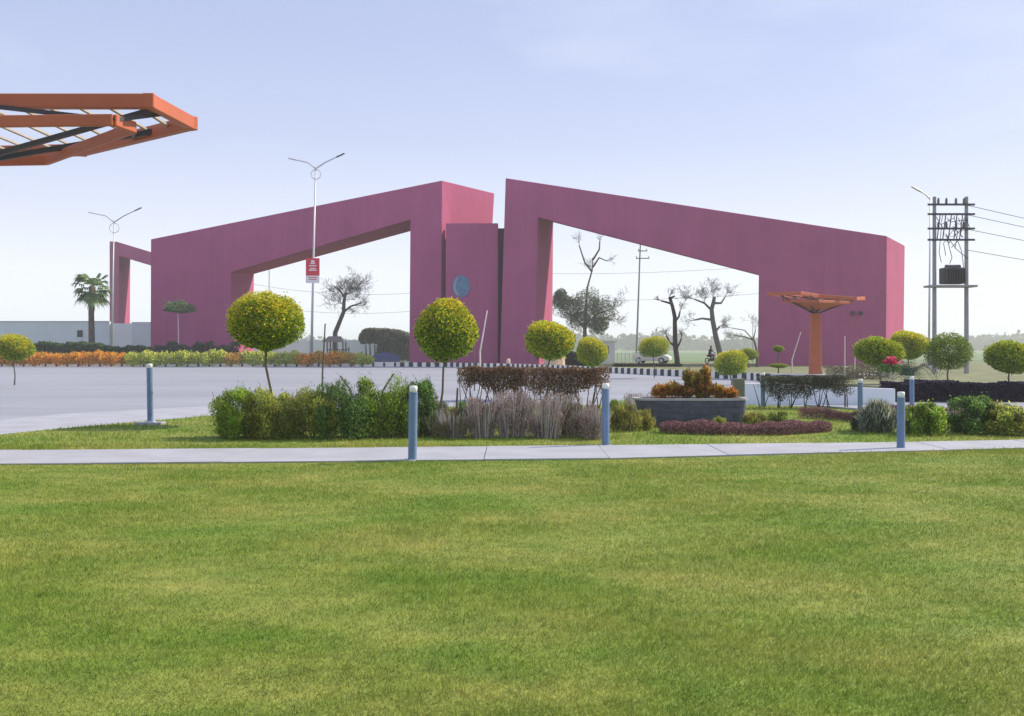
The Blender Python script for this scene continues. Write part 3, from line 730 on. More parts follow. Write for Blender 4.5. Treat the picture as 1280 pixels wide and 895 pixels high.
# ------------------------------------------------------------------ plants
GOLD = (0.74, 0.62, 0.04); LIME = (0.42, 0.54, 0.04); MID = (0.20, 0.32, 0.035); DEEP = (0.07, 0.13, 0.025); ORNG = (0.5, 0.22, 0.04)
def crown_mesh(name, rx, rz, n, seed, leaf, gold=0.5, egg=0.0, dark=False, amp=0.10):
    p, dr, r = cloud(n, (0, 0, 0), (rx, rx, rz), seed, amp=amp, shell=0.45)
    if egg:
        k = 1 - egg * (p[:, 2] / rz) * np.where(p[:, 2] > 0, 1, .55); p[:, :2] *= k[:, None]
    # stray sprigs beyond the clipped outline
    far = RNG.uniform(0, 1, n) < .035; p[far] *= RNG.uniform(1.02, 1.13, (far.sum(), 1))
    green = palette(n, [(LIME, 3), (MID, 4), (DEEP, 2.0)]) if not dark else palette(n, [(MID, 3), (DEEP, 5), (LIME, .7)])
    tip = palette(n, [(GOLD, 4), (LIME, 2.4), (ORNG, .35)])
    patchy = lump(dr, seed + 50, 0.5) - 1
    prob = np.clip(gold * (0.62 + 0.85 * dr[:, 2] + 0.9 * patchy) * np.clip((r - .6) / .3, 0, 1), 0, .95)  # gold favours top and outside: new growth, plus sunlit tone put into the colour
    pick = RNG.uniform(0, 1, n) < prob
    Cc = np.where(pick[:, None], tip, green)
    return leaves(name, p, leaf, leaf * .55, Cc, M_LEAF, up=.25, out=dr, outw=.8)

def ball_tree(px, base_y, d, cx, cy, w, h, mesh, label, trunk_r=.028, lean=0, zb=None, gnd=0.0, bark=None):
    """mesh is a crown of unit half-width and half-height 1"""
    X = PX(px, d); g = gnd
    r = empty("ball_tree", (X, d, g), label, "topiary tree", "clipped ball trees")
    C_ = P(cx, cy, d); rel = Vector((C_.x - X, 0, C_.z - g)); rw = w * d / F / 2; rh = h * d / F / 2
    b = MB(); top = rel + Vector((0, 0, rh * .2))
    low_ = rel - Vector((0, 0, rh * .8))
    j = trunk_r * 1.2
    b.tube([(0, 0, -.05), (low_.x * .3 + j, 0, low_.z * .35), (low_.x * .8 - j, .01, low_.z * .75), low_, top], [trunk_r * 1.25, trunk_r, trunk_r * .9, trunk_r * .85, trunk_r * .5], 7)
    rr = random.Random(int(px * 7))
    for k in range(7):
        a = rr.uniform(0, 6.28); e = rel + Vector((math.cos(a) * rw * .7, math.sin(a) * rw * .7, rh * rr.uniform(-.5, .4)))
        s_ = low_.lerp(top, rr.uniform(.1, .7)); b.tube([s_, s_.lerp(e, .5) + Vector((0, 0, -.03)), e], [trunk_r * .5, trunk_r * .35, .006], 4)
    b.build("trunk", bark or M_BARK, r, smooth=True)
    o = link("crown", mesh, r, rel); o.scale = (rw, rw, rh); o.rotation_euler.z = rr.uniform(0, 6.28) if "spin" in label else 0
    return r
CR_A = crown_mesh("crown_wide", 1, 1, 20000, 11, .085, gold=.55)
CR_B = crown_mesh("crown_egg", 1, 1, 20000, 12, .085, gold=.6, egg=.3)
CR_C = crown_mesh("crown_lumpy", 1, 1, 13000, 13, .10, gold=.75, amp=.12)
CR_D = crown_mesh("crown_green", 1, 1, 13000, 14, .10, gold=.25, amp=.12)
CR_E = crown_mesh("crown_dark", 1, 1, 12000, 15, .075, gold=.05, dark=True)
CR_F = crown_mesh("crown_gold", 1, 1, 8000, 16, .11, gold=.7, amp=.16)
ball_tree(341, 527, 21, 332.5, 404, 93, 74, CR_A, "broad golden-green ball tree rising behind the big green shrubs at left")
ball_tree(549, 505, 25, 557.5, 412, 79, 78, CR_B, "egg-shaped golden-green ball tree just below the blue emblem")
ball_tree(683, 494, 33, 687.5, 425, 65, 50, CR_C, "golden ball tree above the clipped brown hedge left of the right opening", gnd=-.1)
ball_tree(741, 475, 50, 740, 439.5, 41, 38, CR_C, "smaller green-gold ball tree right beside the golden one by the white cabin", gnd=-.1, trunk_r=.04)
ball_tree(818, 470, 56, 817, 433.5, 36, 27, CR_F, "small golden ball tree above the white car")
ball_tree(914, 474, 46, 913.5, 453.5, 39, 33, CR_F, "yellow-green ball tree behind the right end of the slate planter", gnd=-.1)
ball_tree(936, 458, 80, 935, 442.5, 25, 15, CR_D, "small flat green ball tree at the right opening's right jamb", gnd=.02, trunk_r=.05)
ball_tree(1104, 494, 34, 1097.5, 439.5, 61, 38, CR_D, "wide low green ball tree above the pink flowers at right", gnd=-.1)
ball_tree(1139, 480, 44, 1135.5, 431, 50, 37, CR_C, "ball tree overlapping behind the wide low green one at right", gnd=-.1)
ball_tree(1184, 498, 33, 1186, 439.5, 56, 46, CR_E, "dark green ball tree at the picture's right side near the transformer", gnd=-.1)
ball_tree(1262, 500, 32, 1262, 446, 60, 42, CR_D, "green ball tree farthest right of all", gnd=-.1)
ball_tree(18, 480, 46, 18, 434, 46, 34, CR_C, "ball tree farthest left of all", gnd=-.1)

# two-tier topiary and small standard trees before the gates
tt = empty("tiered_topiary", (PX(973, 60), 60, .02), "small two-tier topiary left of the orange canopy column", "topiary tree")
b = MB(); b.tube([(0, 0, -.05), (0, 0, PZ(438, 60))], [.04, .03], 6); b.build("trunk", M_BARK, tt)
for (cy, w, h) in ((436, 14, 9), (457, 24, 6)):
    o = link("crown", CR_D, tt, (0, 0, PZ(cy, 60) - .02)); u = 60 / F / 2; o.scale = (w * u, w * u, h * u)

def small_tree(px, d, cy, w, h, label, mesh, g=.02, bark=None, r=.06):
    X = PX(px, d); q = empty("standard_tree", (X, d, g), label, "tree")
    u = d / F / 2
    b = MB(); b.tube([(0, 0, -.05), (.05, 0, (PZ(cy, d) - g) * .5), (0, 0, PZ(cy, d) - g)], [r * 1.2, r, r * .6], 7); b.build("trunk", bark or M_BARKW, q, smooth=True)
    o = link("crown", mesh, q, (0, 0, PZ(cy, d) - g)); o.scale = (w * u, w * u * .9, h * u); return q
umb_p, umb_d, _ = cloud(2600, (0, 0, 0), (1, 1, 1), 31, amp=.3, shell=.3)
umb_p[:, 2] = np.where(umb_p[:, 2] < -.2, umb_p[:, 2] * .4, umb_p[:, 2])
CR_U = leaves("crown_umbrella", umb_p, .16, .07, palette(2600, [((.13, .22, .10), 4), ((.20, .30, .12), 3), ((.08, .12, .07), 2)]), M_LEAF, up=.1, out=umb_d, outw=.5)
small_tree(222.5, 95, 386, 40, 24, "umbrella-crowned young tree with whitewashed trunk before the left gate", CR_U)

# palm
pd = 97
pm = empty("palm_tree", (PX(113.5, pd), pd, .02), "fan palm with ragged crown standing before the white wall at left", "palm tree")
zc = PZ(358, pd) - .02; u = pd / F
b = MB(); b.tube([(0, 0, -.1), (.1, 0, zc * .3), (.05, 0, zc * .65), (.15, 0, zc)], [.36, .30, .27, .33], 9); b.build("trunk", M_BARK, pm, smooth=True)
fv = []; fc = []
def frond(az, el, L, rr):
    """one fan leaf: stalk plus a fan of folded segments"""
    dirv = np.array([math.cos(az) * math.cos(el), math.sin(az) * math.cos(el), math.sin(el)])
    side = np.array([-math.sin(az), math.cos(az), 0]); upv = np.cross(dirv, side) * -1
    base = np.array([.15, 0, zc]); hub = base + dirv * L * .5 + np.array([0, 0, -.12 * L * (1 - math.sin(el))])
    st = side * .03
    fv.extend([base - st, base + st, hub + st, hub - st]); col = np.array((.16, .24, .09)); fc.extend([col] * 4)
    for k in range(13):
        a = (k - 6) / 6 * 1.35
        sdir = dirv * math.cos(a) + side * math.sin(a)
        tip = hub + sdir * L * .55 * rr.uniform(.8, 1.1) + np.array([0, 0, -.28 * L * rr.uniform(.4, 1.1)])
        mid = hub + sdir * L * .3; wv = np.cross(sdir, upv) * .09
        col = np.array((.17, .27, .10)) * rr.uniform(.6, 1.5)
        fv.extend([hub, mid + wv, tip, mid - wv]); fc.extend([col] * 4)
rr = random.Random(5); fronds = []
for k in range(34):
    frond(rr.uniform(0, 6.28), rr.uniform(-.75, 1.25), rr.uniform(1.6, 2.35), rr)
link("crown", np_mesh("palm_crown", np.array(fv), np.arange(len(fv)).reshape(-1, 4), np.array(fc), M_LEAF), pm)

# bare trees
MINR = .008
def twig(b, p, dr, L, r, depth, rr, spread=.6, up=.15, kids=(2, 3), shrink=.72, nseg=3):
    pts = [p]; q = p.copy(); dd = dr.copy(); rad = [r]
    for i in range(nseg):
        dd = (dd + Vector((rr.gauss(0, .16), rr.gauss(0, .16), rr.gauss(0, .12) + up * .25))).normalized()
        q = q + dd * (L / nseg); pts.append(q.copy()); rad.append(r * (1 - .45 * (i + 1) / nseg))
    b.tube(pts, rad, 5 if r > .05 else 3, cap=False)
    if depth <= 0: return
    for k in range(rr.randint(*kids)):
        t = rr.uniform(.35, 1.0) if k else 1.0
        i = min(int(t * nseg), nseg); s = pts[i]
        nd = (dd + Vector((rr.gauss(0, spread), rr.gauss(0, spread), rr.gauss(0, spread * .7) + up))).normalized()
        twig(b, s, nd, L * shrink * rr.uniform(.75, 1.2), max(rad[i] * .62, MINR), depth - 1, rr, spread, up, kids, shrink, nseg)
def bare_tree(d, base, trunk, limbs, label, r0, seed, twigs=(), material=None, group="leafless trees beyond the gates", leafy=None):
    """trunk / limbs: pixel polylines at distance d; twigs: (x, y, dx, dy, length px, depth)"""
    X = PX(base[0], d); g = base[1]
    q = empty("bare_tree", (X, d, g), label, "tree", group); O = Vector((X, d, g)); u = d / F
    rr = random.Random(seed)
    b = MB(); pts = [Vector((0, 0, -.1))] + [P(x, y, d) - O for x, y in trunk]
    rad = [r0 * (1 - .55 * i / len(pts)) for i in range(len(pts))]; b.tube(pts, rad, 8); b.build("trunk", material or M_BARKD, q, smooth=True)
    for L in limbs:
        pts = [P(x, y, d) - O + Vector((0, rr.uniform(-.3, .3), 0)) for x, y in L]
        b = MB(); b.tube(pts, [r0 * .42 * (1 - .6 * i / len(pts)) for i in range(len(pts))], 6); b.build("limb", material or M_BARKD, q, smooth=True)
    b = MB(); global MINR; MINR = .00010 * d
    for x, y, dx, dy, L, dep in twigs:
        for k in range(5):
            twig(b, P(x, y, d) - O, Vector((dx + rr.gauss(0, .25), rr.gauss(0, .5), -dy)).normalized(), L * u * rr.uniform(.9, 1.5), r0 * .06, dep + 1, rr, up=.10)
    if b.v: tag(b.build("twigs", material or M_BARKD, q), kind="stuff")
    return q
bare_tree(145, (419, -.8), [(419, 430), (419, 416), (423, 406), (429.5, 390), (430, 377), (432, 366)], [[(429, 391), (438, 383), (451, 379)], [(431, 372), (424, 362), (418, 358)]],
          "leaning leafless tree behind the left gate opening", .42, 3, twigs=[(432, 367, .3, -1, 9, 4), (432, 370, .9, -.6, 12, 4), (432, 368, 1, -.3, 12, 4), (431, 372, -.9, -.6, 12, 4), (430, 380, -.9, -.2, 9, 4), (440, 382, 1, -.1, 8, 3), (431, 375, .9, -.2, 12, 4), (437, 384, .7, .5, 5, 3)])
bare_tree(101, (846.5, .02), [(846.5, 450), (844, 432), (843.7, 410), (843.5, 396), (840.6, 383), (837, 371)], [[(840, 380), (833, 378), (826, 376)], [(843.5, 402), (848, 396), (850, 389)], [(844, 433), (837, 427), (833, 419)], [(845, 436), (849, 430), (851.5, 423)], [(838, 373), (843, 370)]],
          "dark pollarded tree with stubby limbs beside the white car", .30, 4, twigs=[(837, 371, 0, -1, 5, 2), (826, 376, -1, -.3, 4, 2), (850, 389, .4, -1, 5, 2), (833, 419, -.3, -1, 5, 2), (851.5, 423, .2, -1, 6, 2)])
bare_tree(160, (902, -.8), [(900, 442), (894.6, 420), (891, 401), (889.5, 387), (892, 377), (893, 371)], [[(890, 388), (881, 379), (868, 374)], [(892, 379), (901, 379), (906, 372)], [(893, 416), (900, 408)], [(891, 400), (878, 398), (868, 400)]],
          "taller leafless tree leaning left in the right gate opening", .50, 6, twigs=[(892, 372, 0, -1, 8, 4), (868, 374, -1, -.2, 8, 4), (881, 379, -.5, -.9, 8, 4), (905, 373, .6, -.8, 8, 3), (870, 400, -1, .1, 7, 3), (900, 408, .9, -.4, 7, 3)])
bare_tree(83, (946.5, .02), [(946.5, 450), (945.5, 436), (942.5, 425)], [[(943, 426), (932, 421), (916, 419)], [(942, 425), (930, 413), (914, 410)], [(942.5, 425), (944, 412)]],
          "thin bare sapling arching left across the right gate leg", .13, 8, twigs=[(916, 419, -1, -.1, 6, 2), (914, 410, -1, -.2, 6, 2), (944, 412, 0, -1, 9, 2)], material=M_BARK)
bt = bare_tree(132, (731, -.8), [(731, 440), (731, 410), (732.7, 380)], [[(732.5, 385), (734, 360), (740, 338), (741, 322)], [(740, 340), (731, 328), (724, 306)], [(741, 334), (749, 322), (758, 326)], [(741, 325), (749, 312), (750, 301)], [(731, 410), (718, 396), (705, 390)], [(731, 405), (748, 392), (760, 388)]],
          "large grey-green twiggy tree with tall bare leader behind the right gate leg", .34, 9, twigs=[(724, 306, -.3, -1, 6, 2), (750, 301, 0, -1, 5, 2), (758, 326, 1, -.2, 5, 2), (705, 390, -1, -.5, 11, 4), (760, 388, 1, -.4, 10, 4), (720, 396, -.2, -1, 10, 3), (748, 392, .3, -1, 9, 3), (760, 400, 1, .2, 8, 3), (741, 336, -.8, -.6, 6, 2)], material=M_BARK)
pp = []; dd_ = []
for (x, y, w, h) in [(712, 384, 30, 34), (735, 378, 38, 36), (752, 390, 34, 34), (725, 400, 34, 24), (700, 372, 18, 24), (748, 407, 26, 22)]:
    c = P(x, y, 132) - Vector((PX(731, 132), 132, -.8)); u = 132 / F / 2
    p_, d_, _ = cloud(3200, tuple(c), (w * u, w * u, h * u), int(x), amp=.35, shell=.15); pp.append(p_); dd_.append(d_)
pp = np.vstack(pp); dd_ = np.vstack(dd_)
link("crown", leaves("twiggy_crown", pp, .22, .09, palette(len(pp), [((.14, .20, .08), 4), ((.16, .17, .10), 2), ((.08, .11, .07), 3)]), M_LEAF, up=.1), bt)

# far tree line
pts = []
for i in range(420):
    x = RNG.uniform(-800, 800); y = RNG.uniform(850, 1050); h = RNG.uniform(5, 13) + 3 * math.sin(x * .015); w = RNG.uniform(9, 24)
    p_, _, _ = cloud(150, (x, y, h * .5 - .8), (w, w * .6, h * .6), i, amp=.3, shell=.2); pts.append(p_)
pts = np.vstack(pts)
tag(link("distant_trees", leaves("distant_trees", pts, 5, 3.4, palette(len(pts), [((.06, .09, .05), 3), ((.09, .12, .06), 2)]), M_LEAF, up=.2)), "hazy line of far trees beyond the fields on the horizon", "trees", kind="stuff")

# ------------------------------------------------------------------ hedges and flowers on the verge
def box_cloud(n, x0, x1, y0, y1, z0, z1, rough=.08):
    p = RNG.uniform(0, 1, (n, 3))
    # favour the outer skin
    k = RNG.integers(0, 5, n); p[k == 0, 2] = 1 - RNG.uniform(0, .15, (k == 0).sum()); p[k == 1, 1] = RNG.uniform(0, .15, (k == 1).sum())
    x = x0 + (x1 - x0) * p[:, 0]
    bumps = rough * (np.sin(x * 2.1 + y0) + .7 * np.sin(x * 5.3 + 1.3) + .5 * np.sin(x * 11.7))
    z = z0 + (z1 - z0) * p[:, 2] * (1 + bumps * .6); y = y0 + (y1 - y0) * p[:, 1] + bumps * .4 * (y1 - y0)
    return np.stack([x, y, z], 1)
def hedge(name, x0, x1, ytop, d, depth, pal, label, n, leaf, z0=0.02, cat="hedge", material=None, rough=.08, up=.3):
    X0, X1 = PX(x0, d), PX(x1, d); zt = PZ(ytop, d); cx = (X0 + X1) / 2
    p = box_cloud(n, X0 - cx, X1 - cx, 0, depth, 0, zt - z0, rough)
    me = leaves(name, p, leaf, leaf * .55, palette(n, pal, .3), material or M_LEAF, up=up)
    return tag(link(name, me, None, (cx, d, z0)), label, cat)
DKG = [((.07, .13, .05), 4), ((.11, .18, .07), 2)]
hedge("clipped_hedge", 40, 124, 429, 92.5, 1.6, DKG, "dark square-clipped hedge behind the orange flowers at far left", 5000, .30)
hedge("clipped_hedge", 125, 187, 433.5, 92.5, 1.4, DKG, "lower dark hedge stepping down right of the palm", 3000, .30)
hedge("clipped_hedge", -60, 38, 431, 92.5, 1.6, DKG, "dark clipped hedge running out at the picture's left side", 5000, .30)
PURP = [((.14, .09, .12), 4), ((.18, .11, .14), 2), ((.09, .13, .07), 2)]
hedge("low_shrub_bed", 190, 296, 431.5, 92.5, 1.4, PURP + DKG, "dark purple-green shrub bed along the left gate's foot", 5000, .30, rough=.2)
hedge("low_shrub_bed", 686, 742, 441, 80, 2.5, [((.03, .03, .03), 3), ((.05, .05, .04), 2)], "dark low mound of shrubs beside the tan boulder", 3000, .30, cat="shrub bed")
hedge("clipped_hedge", 768, 852, 455.2, 84, 1.2, [((.05, .045, .04), 3), ((.10, .07, .05), 2), ((.05, .08, .04), 2)], "low brown-green hedge in front of the white car", 3500, .2)
hedge("low_shrub_bed", 1040, 1118, 458, 50, 2.0, [((.14, .16, .09), 3), ((.16, .10, .12), 2), ((.2, .2, .14), 1)], "thin grey-green shrub bed under the right gate's right end", 5000, .09, cat="shrub bed", rough=.3)
hedge("clipped_hedge", 1113, 1200, 477.5, 31.5, 1.0, [((.05, .045, .10), 4), ((.07, .05, .10), 3), ((.03, .03, .05), 2)], "dark blue-purple hedge behind the right bollards", 20000, .075, z0=-.1)
hedge("clipped_hedge", 1202, 1330, 479, 31.5, 1.0, [((.05, .045, .10), 4), ((.07, .05, .10), 3), ((.03, .03, .05), 2)], "continuing dark purple hedge at the picture's right side", 22000, .075, z0=-.1)

# flowering plants along the kerb, each its own plant
def plant_mesh(name, pal, n=760, seed=1, spiky=.6):
    p, dr, _ = cloud(n, (0, 0, .5), (.62, .5, .5), seed, amp=.3, shell=.35); p[:, 2] = np.maximum(p[:, 2], .03)
    return leaves(name, p, .17, .08, palette(n, pal, .3), M_LEAF, up=spiky, out=dr, outw=.6)
OR_ = [((.90, .38, .04), 4), ((.92, .60, .07), 4), ((.45, .16, .04), 1.5), ((.20, .22, .05), 1.5)]
YG_ = [((.62, .70, .10), 4), ((.34, .46, .07), 3), ((.82, .80, .18), 3), ((.10, .16, .04), 1.5)]
RB_ = [((.55, .24, .07), 3), ((.70, .66, .12), 4), ((.88, .48, .09), 3), ((.14, .16, .05), 1.5)]
PM = {k: [plant_mesh("plant_" + k, pal, seed=s) for s in (1, 2, 3)] for k, pal in (("orange", OR_), ("yellow", YG_), ("mixed", RB_))}
LAB = {"orange": ("orange leafy bedding plant in the row behind the left kerb", "orange bedding plants behind the kerb"),
       "yellow": ("yellow-green leafy bedding plant in the row behind the left kerb", "yellow-green bedding plants behind the kerb"),
       "mixed": ("reddish and yellow mixed bedding plant in the row behind the left kerb", "reddish mixed bedding plants behind the kerb")}
ONES = "zeroth first second third fourth fifth sixth seventh eighth ninth tenth eleventh twelfth thirteenth fourteenth fifteenth sixteenth seventeenth eighteenth nineteenth".split()
TENS = {2: ("twentieth", "twenty"), 3: ("thirtieth", "thirty"), 4: ("fortieth", "forty"), 5: ("fiftieth", "fifty")}
def ordinal(k): return ONES[k] if k < 20 else TENS[k // 10][0] if k % 10 == 0 else TENS[k // 10][1] + "-" + ONES[k % 10]
x = -60.0; i = 0
while x < 470:
    kind = "orange" if x < 160 else "yellow" if x < 285 else ("mixed" if x < 300 else "yellow") if x < 372 else ("orange" if 378 < x < 428 and i % 3 else "mixed") if x < 445 else "yellow"
    dd = 88.9 + random.uniform(0, .5)
    o = link("bedding_plant", PM[kind][i % 3], None, (PX(x, dd), dd, .02)); s = random.uniform(.88, 1.12)
    o.scale = (s * 1.15, s, 1.28 * s * (.75 if x > 452 else 1)); o.rotation_euler.z = random.uniform(0, 6.28)
    tag(o, (LAB[kind][0].replace("the row", "the row,") + ", " + ordinal(i - 5) + " from the left edge") if False else {"orange": "orange", "yellow": "yellow-green", "mixed": "reddish"}[kind] + " leafy bedding plant, " + ordinal(max(i + 1, 1)) + " from the left in the row behind the kerb", "plant", LAB[kind][1]); x += 10.2; i += 1

# ------------------------------------------------------------------ shrubs in the garden strip
def shrub(name, x, d, w, h, pal, label, cat="shrub", n=9000, leaf=.05, asp=.3, up=.8, seed=1, group=None, g=0.0, depth=None, material=None, amp=.25, stems=12, stemcol=None, lowfill=True, shell=.3):
    """foliage of a rounded shrub, w pixels wide and h pixels high, stems to the ground"""
    u = d / F; rx = w * u / 2; H = h * u; ry = depth or min(rx, .7); X = PX(x, d)
    r = empty(name, (X, d, g), label, cat, group)
    rs = np.random.default_rng(seed + 900); K = 20
    a_ = rs.uniform(0, 6.28, K); q_ = rs.uniform(.1, 1, K) ** .6; zc_ = rs.uniform(.22, .86, K); sq = np.sqrt(np.clip(1.08 - (zc_ * .95) ** 2.6, .1, 1))
    tc_ = np.stack([np.cos(a_) * q_ * rx * .8 * sq, np.sin(a_) * q_ * ry * .8 * sq, H * zc_], 1); tr_ = rs.uniform(.20, .36, K)
    kk = RNG.integers(0, K, n); dr = unit(RNG.normal(size=(n, 3))); qq = RNG.uniform(.05, 1, n) ** (1 / 2.2)
    p = tc_[kk] + dr * (qq * tr_[kk])[:, None] * np.array([rx * .95, ry, H * .62])
    spr = RNG.uniform(0, 1, n) < .06; p[spr, 2] += RNG.uniform(0, .16, spr.sum()) * H
    p[:, 2] = np.abs(p[:, 2]) + .02
    tuft = rs.uniform(.62, 1.45, K)[kk][:, None]
    if lowfill:
        k = RNG.uniform(0, 1, n) < .3; p[k, 2] *= RNG.uniform(.1, .8, k.sum())
    link("foliage", leaves(name + "_foliage", p, leaf, leaf * asp, palette(n, pal, .3) * tuft, material or M_LEAF, up=up, out=dr, outw=.5), r)
    b = MB(); rr = random.Random(seed)
    for k in range(stems):
        a = rr.uniform(0, 6.28); s = rr.uniform(.1, .5); e = rr.uniform(.4, .9)
        b.tube([(math.cos(a) * rx * s, math.sin(a) * ry * s, -.02), (math.cos(a) * rx * (s + e) / 2, math.sin(a) * ry * (s + e) / 2, H * .4), (math.cos(a) * rx * e, math.sin(a) * ry * e, H * rr.uniform(.7, .98))], [.010, .008, .004], 4, cap=False)
    tag(b.build("stems", stemcol or M_BARK, r), kind="stuff")
    return r
GRN = [((.23, .37, .05), 4), ((.42, .54, .07), 3), ((.08, .16, .03), 3)]
GRN2 = [((.33, .40, .07), 4), ((.54, .54, .10), 2.5), ((.12, .19, .05), 3), ((.14, .10, .05), 1)]
GRND = [((.11, .23, .055), 4), ((.20, .32, .08), 3), ((.035, .07, .02), 3)]
GLAB = "feathery green shrubs in the left bed"
for (x, w, h, d, pal, lab, sd_) in [(292, 66, 54, 17.9, GRN, "bright green feathery shrub at the left end of the bed", 1), (338, 74, 56, 17.7, GRN2, "olive feathery shrub second from the left in the bed", 2),
                               (388, 76, 55, 17.9, GRN2, "yellowish-green feathery shrub in the middle of the left bed", 3), (430, 80, 62, 17.7, GRND, "taller dark green feathery shrub in the left bed", 4),
                               (476, 78, 66, 17.9, GRN, "tallest green feathery shrub left of the nearest bollard", 5), (518, 62, 62, 18.2, GRND, "dark green feathery shrub directly behind the nearest bollard", 6)]:
    shrub("feathery_shrub", x, d, w * 1.12, h * 1.14, pal, lab, seed=sd_, n=17000, leaf=.06, asp=.22, up=.9, group=GLAB, amp=.22, depth=.6)
# dead stakes and cut stems
def stick(px0, y0, px1, y1, d, r, name, label, cat, g=0.0, material=None):
    a = Vector((PX(px0, d), d, g)); a2 = P(px0, y0, d); c = P(px1, y1, d); O = a
    b = MB(); b.tube([Vector((0, 0, -.05)), (a2 - O) * .5 + Vector((.01, 0, 0)), a2 - O, (c - O)] if y0 < 600 else [(0, 0, -.05), c - O], [r, r * .95, r * .9, r * .7] if y0 < 600 else [r, r * .7], 6)
    return tag(b.build(name, material or M_BARK, None, O), label, cat)
stick(403, 470, 406.5, 404.5, 21, .022, "wooden_stake", "dark thin leafless stake rising behind the left shrubs", "stake")
stick(438, 487, 425, 469.5, 18.5, .022, "cut_branch", "cut stub leaning left out of the tall green shrub", "branch")
stick(478, 489, 492, 467, 18.5, .022, "cut_branch", "cut stub leaning right out of the tall green shrub", "branch")
stick(600, 440, 609, 388, 40, .04, "pale_sapling", "pale bare sapling leaning before the middle pylon", "sapling", g=-.1, material=M_BARKW)
stick(593, 470, 591, 405, 40, .03, "pale_sapling", "straight grey bare sapling left of the leaning pale one", "sapling", g=-.1)
stick(990, 450, 1001, 415, 62, .04, "pale_sapling", "slanting pale pole left of the orange canopy column", "sapling", material=M_BARKW)
stick(1056, 470, 1056, 420, 50, .03, "pale_sapling", "upright pale sapling right of the orange canopy column", "sapling", material=M_BARKW)
stick(1068, 470, 1069, 440, 50, .03, "pale_sapling", "shorter pale sapling beside the upright one at right", "sapling", material=M_BARKW)
stick(571, 505, 572, 485, 22, .03, "dark_stump", "short dark stub between egg-shaped ball tree and brown hedge", "stump")

# clipped brown hedge on bare stems
BRN = [((.22, .12, .09), 4), ((.32, .18, .12), 3), ((.09, .06, .05), 3), ((.22, .20, .10), 1.5)]
BRN2 = [((.06, .055, .05), 4), ((.10, .08, .07), 2), ((.05, .07, .04), 2)]
def stem_hedge(x0, x1, ytop, ybot, ybase_g, d, pal, label, n, seed, step=16, leafsz=.05, trunkmat=None):
    X0, X1 = PX(x0, d), PX(x1, d); cx = (X0 + X1) / 2; g = ybase_g
    r = empty("stemmed_hedge", (cx, d, g), label, "hedge"); zt, zb = PZ(ytop, d) - g, PZ(ybot, d) - g
    p = RNG.uniform(0, 1, (n, 3)); x = X0 - cx + (X1 - X0) * p[:, 0]
    wob = .5 + .25 * np.sin(x * 3.1 + seed) + .18 * np.sin(x * 7.7 + 1) + .1 * np.sin(x * 17)
    z = zt + (RNG.uniform(-1, 0, n) ** 3) * .0 - (zt - zb) * (p[:, 2] ** 1.5) * (.55 + .9 * wob) * RNG.uniform(.7, 1, n)
    z += .02 * np.sin(x * 9); endf = np.minimum((x - (X0 - cx)), (X1 - cx) - x) / .35
    keep = (RNG.uniform(0, 1, n) < np.clip(endf, .25, 1)); x, z = x[keep], z[keep]; y = RNG.uniform(-.35, .35, keep.sum())
    P3 = np.stack([x, y, z], 1)
    link("foliage", leaves("stemmed_hedge_foliage", P3, leafsz, leafsz * .5, palette(len(P3), pal, .35), M_DRY, up=.2), r)
    rr = random.Random(seed); xx = X0 - cx + .1
    while xx < X1 - cx - .05:
        b = MB()
        for k in range(rr.randint(2, 4)):
            s = xx + rr.uniform(-.06, .06); e = xx + rr.uniform(-.3, .3); y0 = rr.uniform(-.1, .1)
            b.tube([(s, y0, -.05), (s + (e - s) * .35, y0 + rr.uniform(-.08, .08), zb * .6), (e, rr.uniform(-.25, .25), zt - (zt - zb) * .4)], [.017, .013, .006], 5, cap=False)
        b.build("stem", trunkmat or M_BARK, r); xx += step * d / F * rr.uniform(.7, 1.3)
    return r
stem_hedge(572, 668, 459, 489, 0, 23.5, BRN, "clipped brown-leaved hedge on bare stems, left half", 15000, 1, step=13)
stem_hedge(655, 762, 460, 494, 0, 23.0, BRN, "clipped brown-leaved hedge on bare stems, right half ending at the middle bollard", 15000, 2, step=13)
stem_hedge(948, 1066, 470, 496, -0.1, 26.5, BRN2 + [((.13, .15, .09), 5)], "dark clipped shrub row on crooked stems right of the slate planter", 15000, 3, step=17, trunkmat=M_BARKD)

# reddish-brown twiggy shrubs in the middle bed
TW = [((.28, .19, .185), 4), ((.42, .33, .31), 2.5), ((.12, .08, .08), 2.5), ((.26, .26, .16), 1.5)]
TWG = [((.17, .17, .09), 3), ((.22, .14, .11), 3), ((.12, .14, .06), 3)]
TL = "twiggy brown shrubs in the middle bed"
for (x, w, h, d, pal, lab, sd_) in [(541, 40, 36, 18.4, GRND + TW, "small mixed green and brown shrub right of the nearest bollard", 11), (568, 46, 30, 17.9, TWG, "low olive-brown shrub beneath the egg-shaped ball tree", 12), (604, 52, 42, 17.9, TW, "grey-brown twiggy shrub under the hedge's left end", 13),
                               (640, 60, 50, 18.0, TW, "reddish-brown twiggy shrub under the hedge's centre", 14), (682, 58, 46, 17.9, TW, "brown twiggy shrub with upright stems right of centre", 15), (716, 50, 34, 18.2, TWG, "greenish-brown twiggy shrub nearing the middle bollard", 16), (744, 42, 36, 17.7, TW, "dark pinkish twiggy shrub touching the middle bollard's left side", 17)]:
    shrub("twiggy_shrub", x, d, w * 1.2, h * 1.2, pal, lab, seed=sd_, n=6000, leaf=.055, asp=.15, up=1.3, group=TL, amp=.3, depth=.55, material=M_DRY, stems=95, shell=.15, stemcol=M_TWIG)
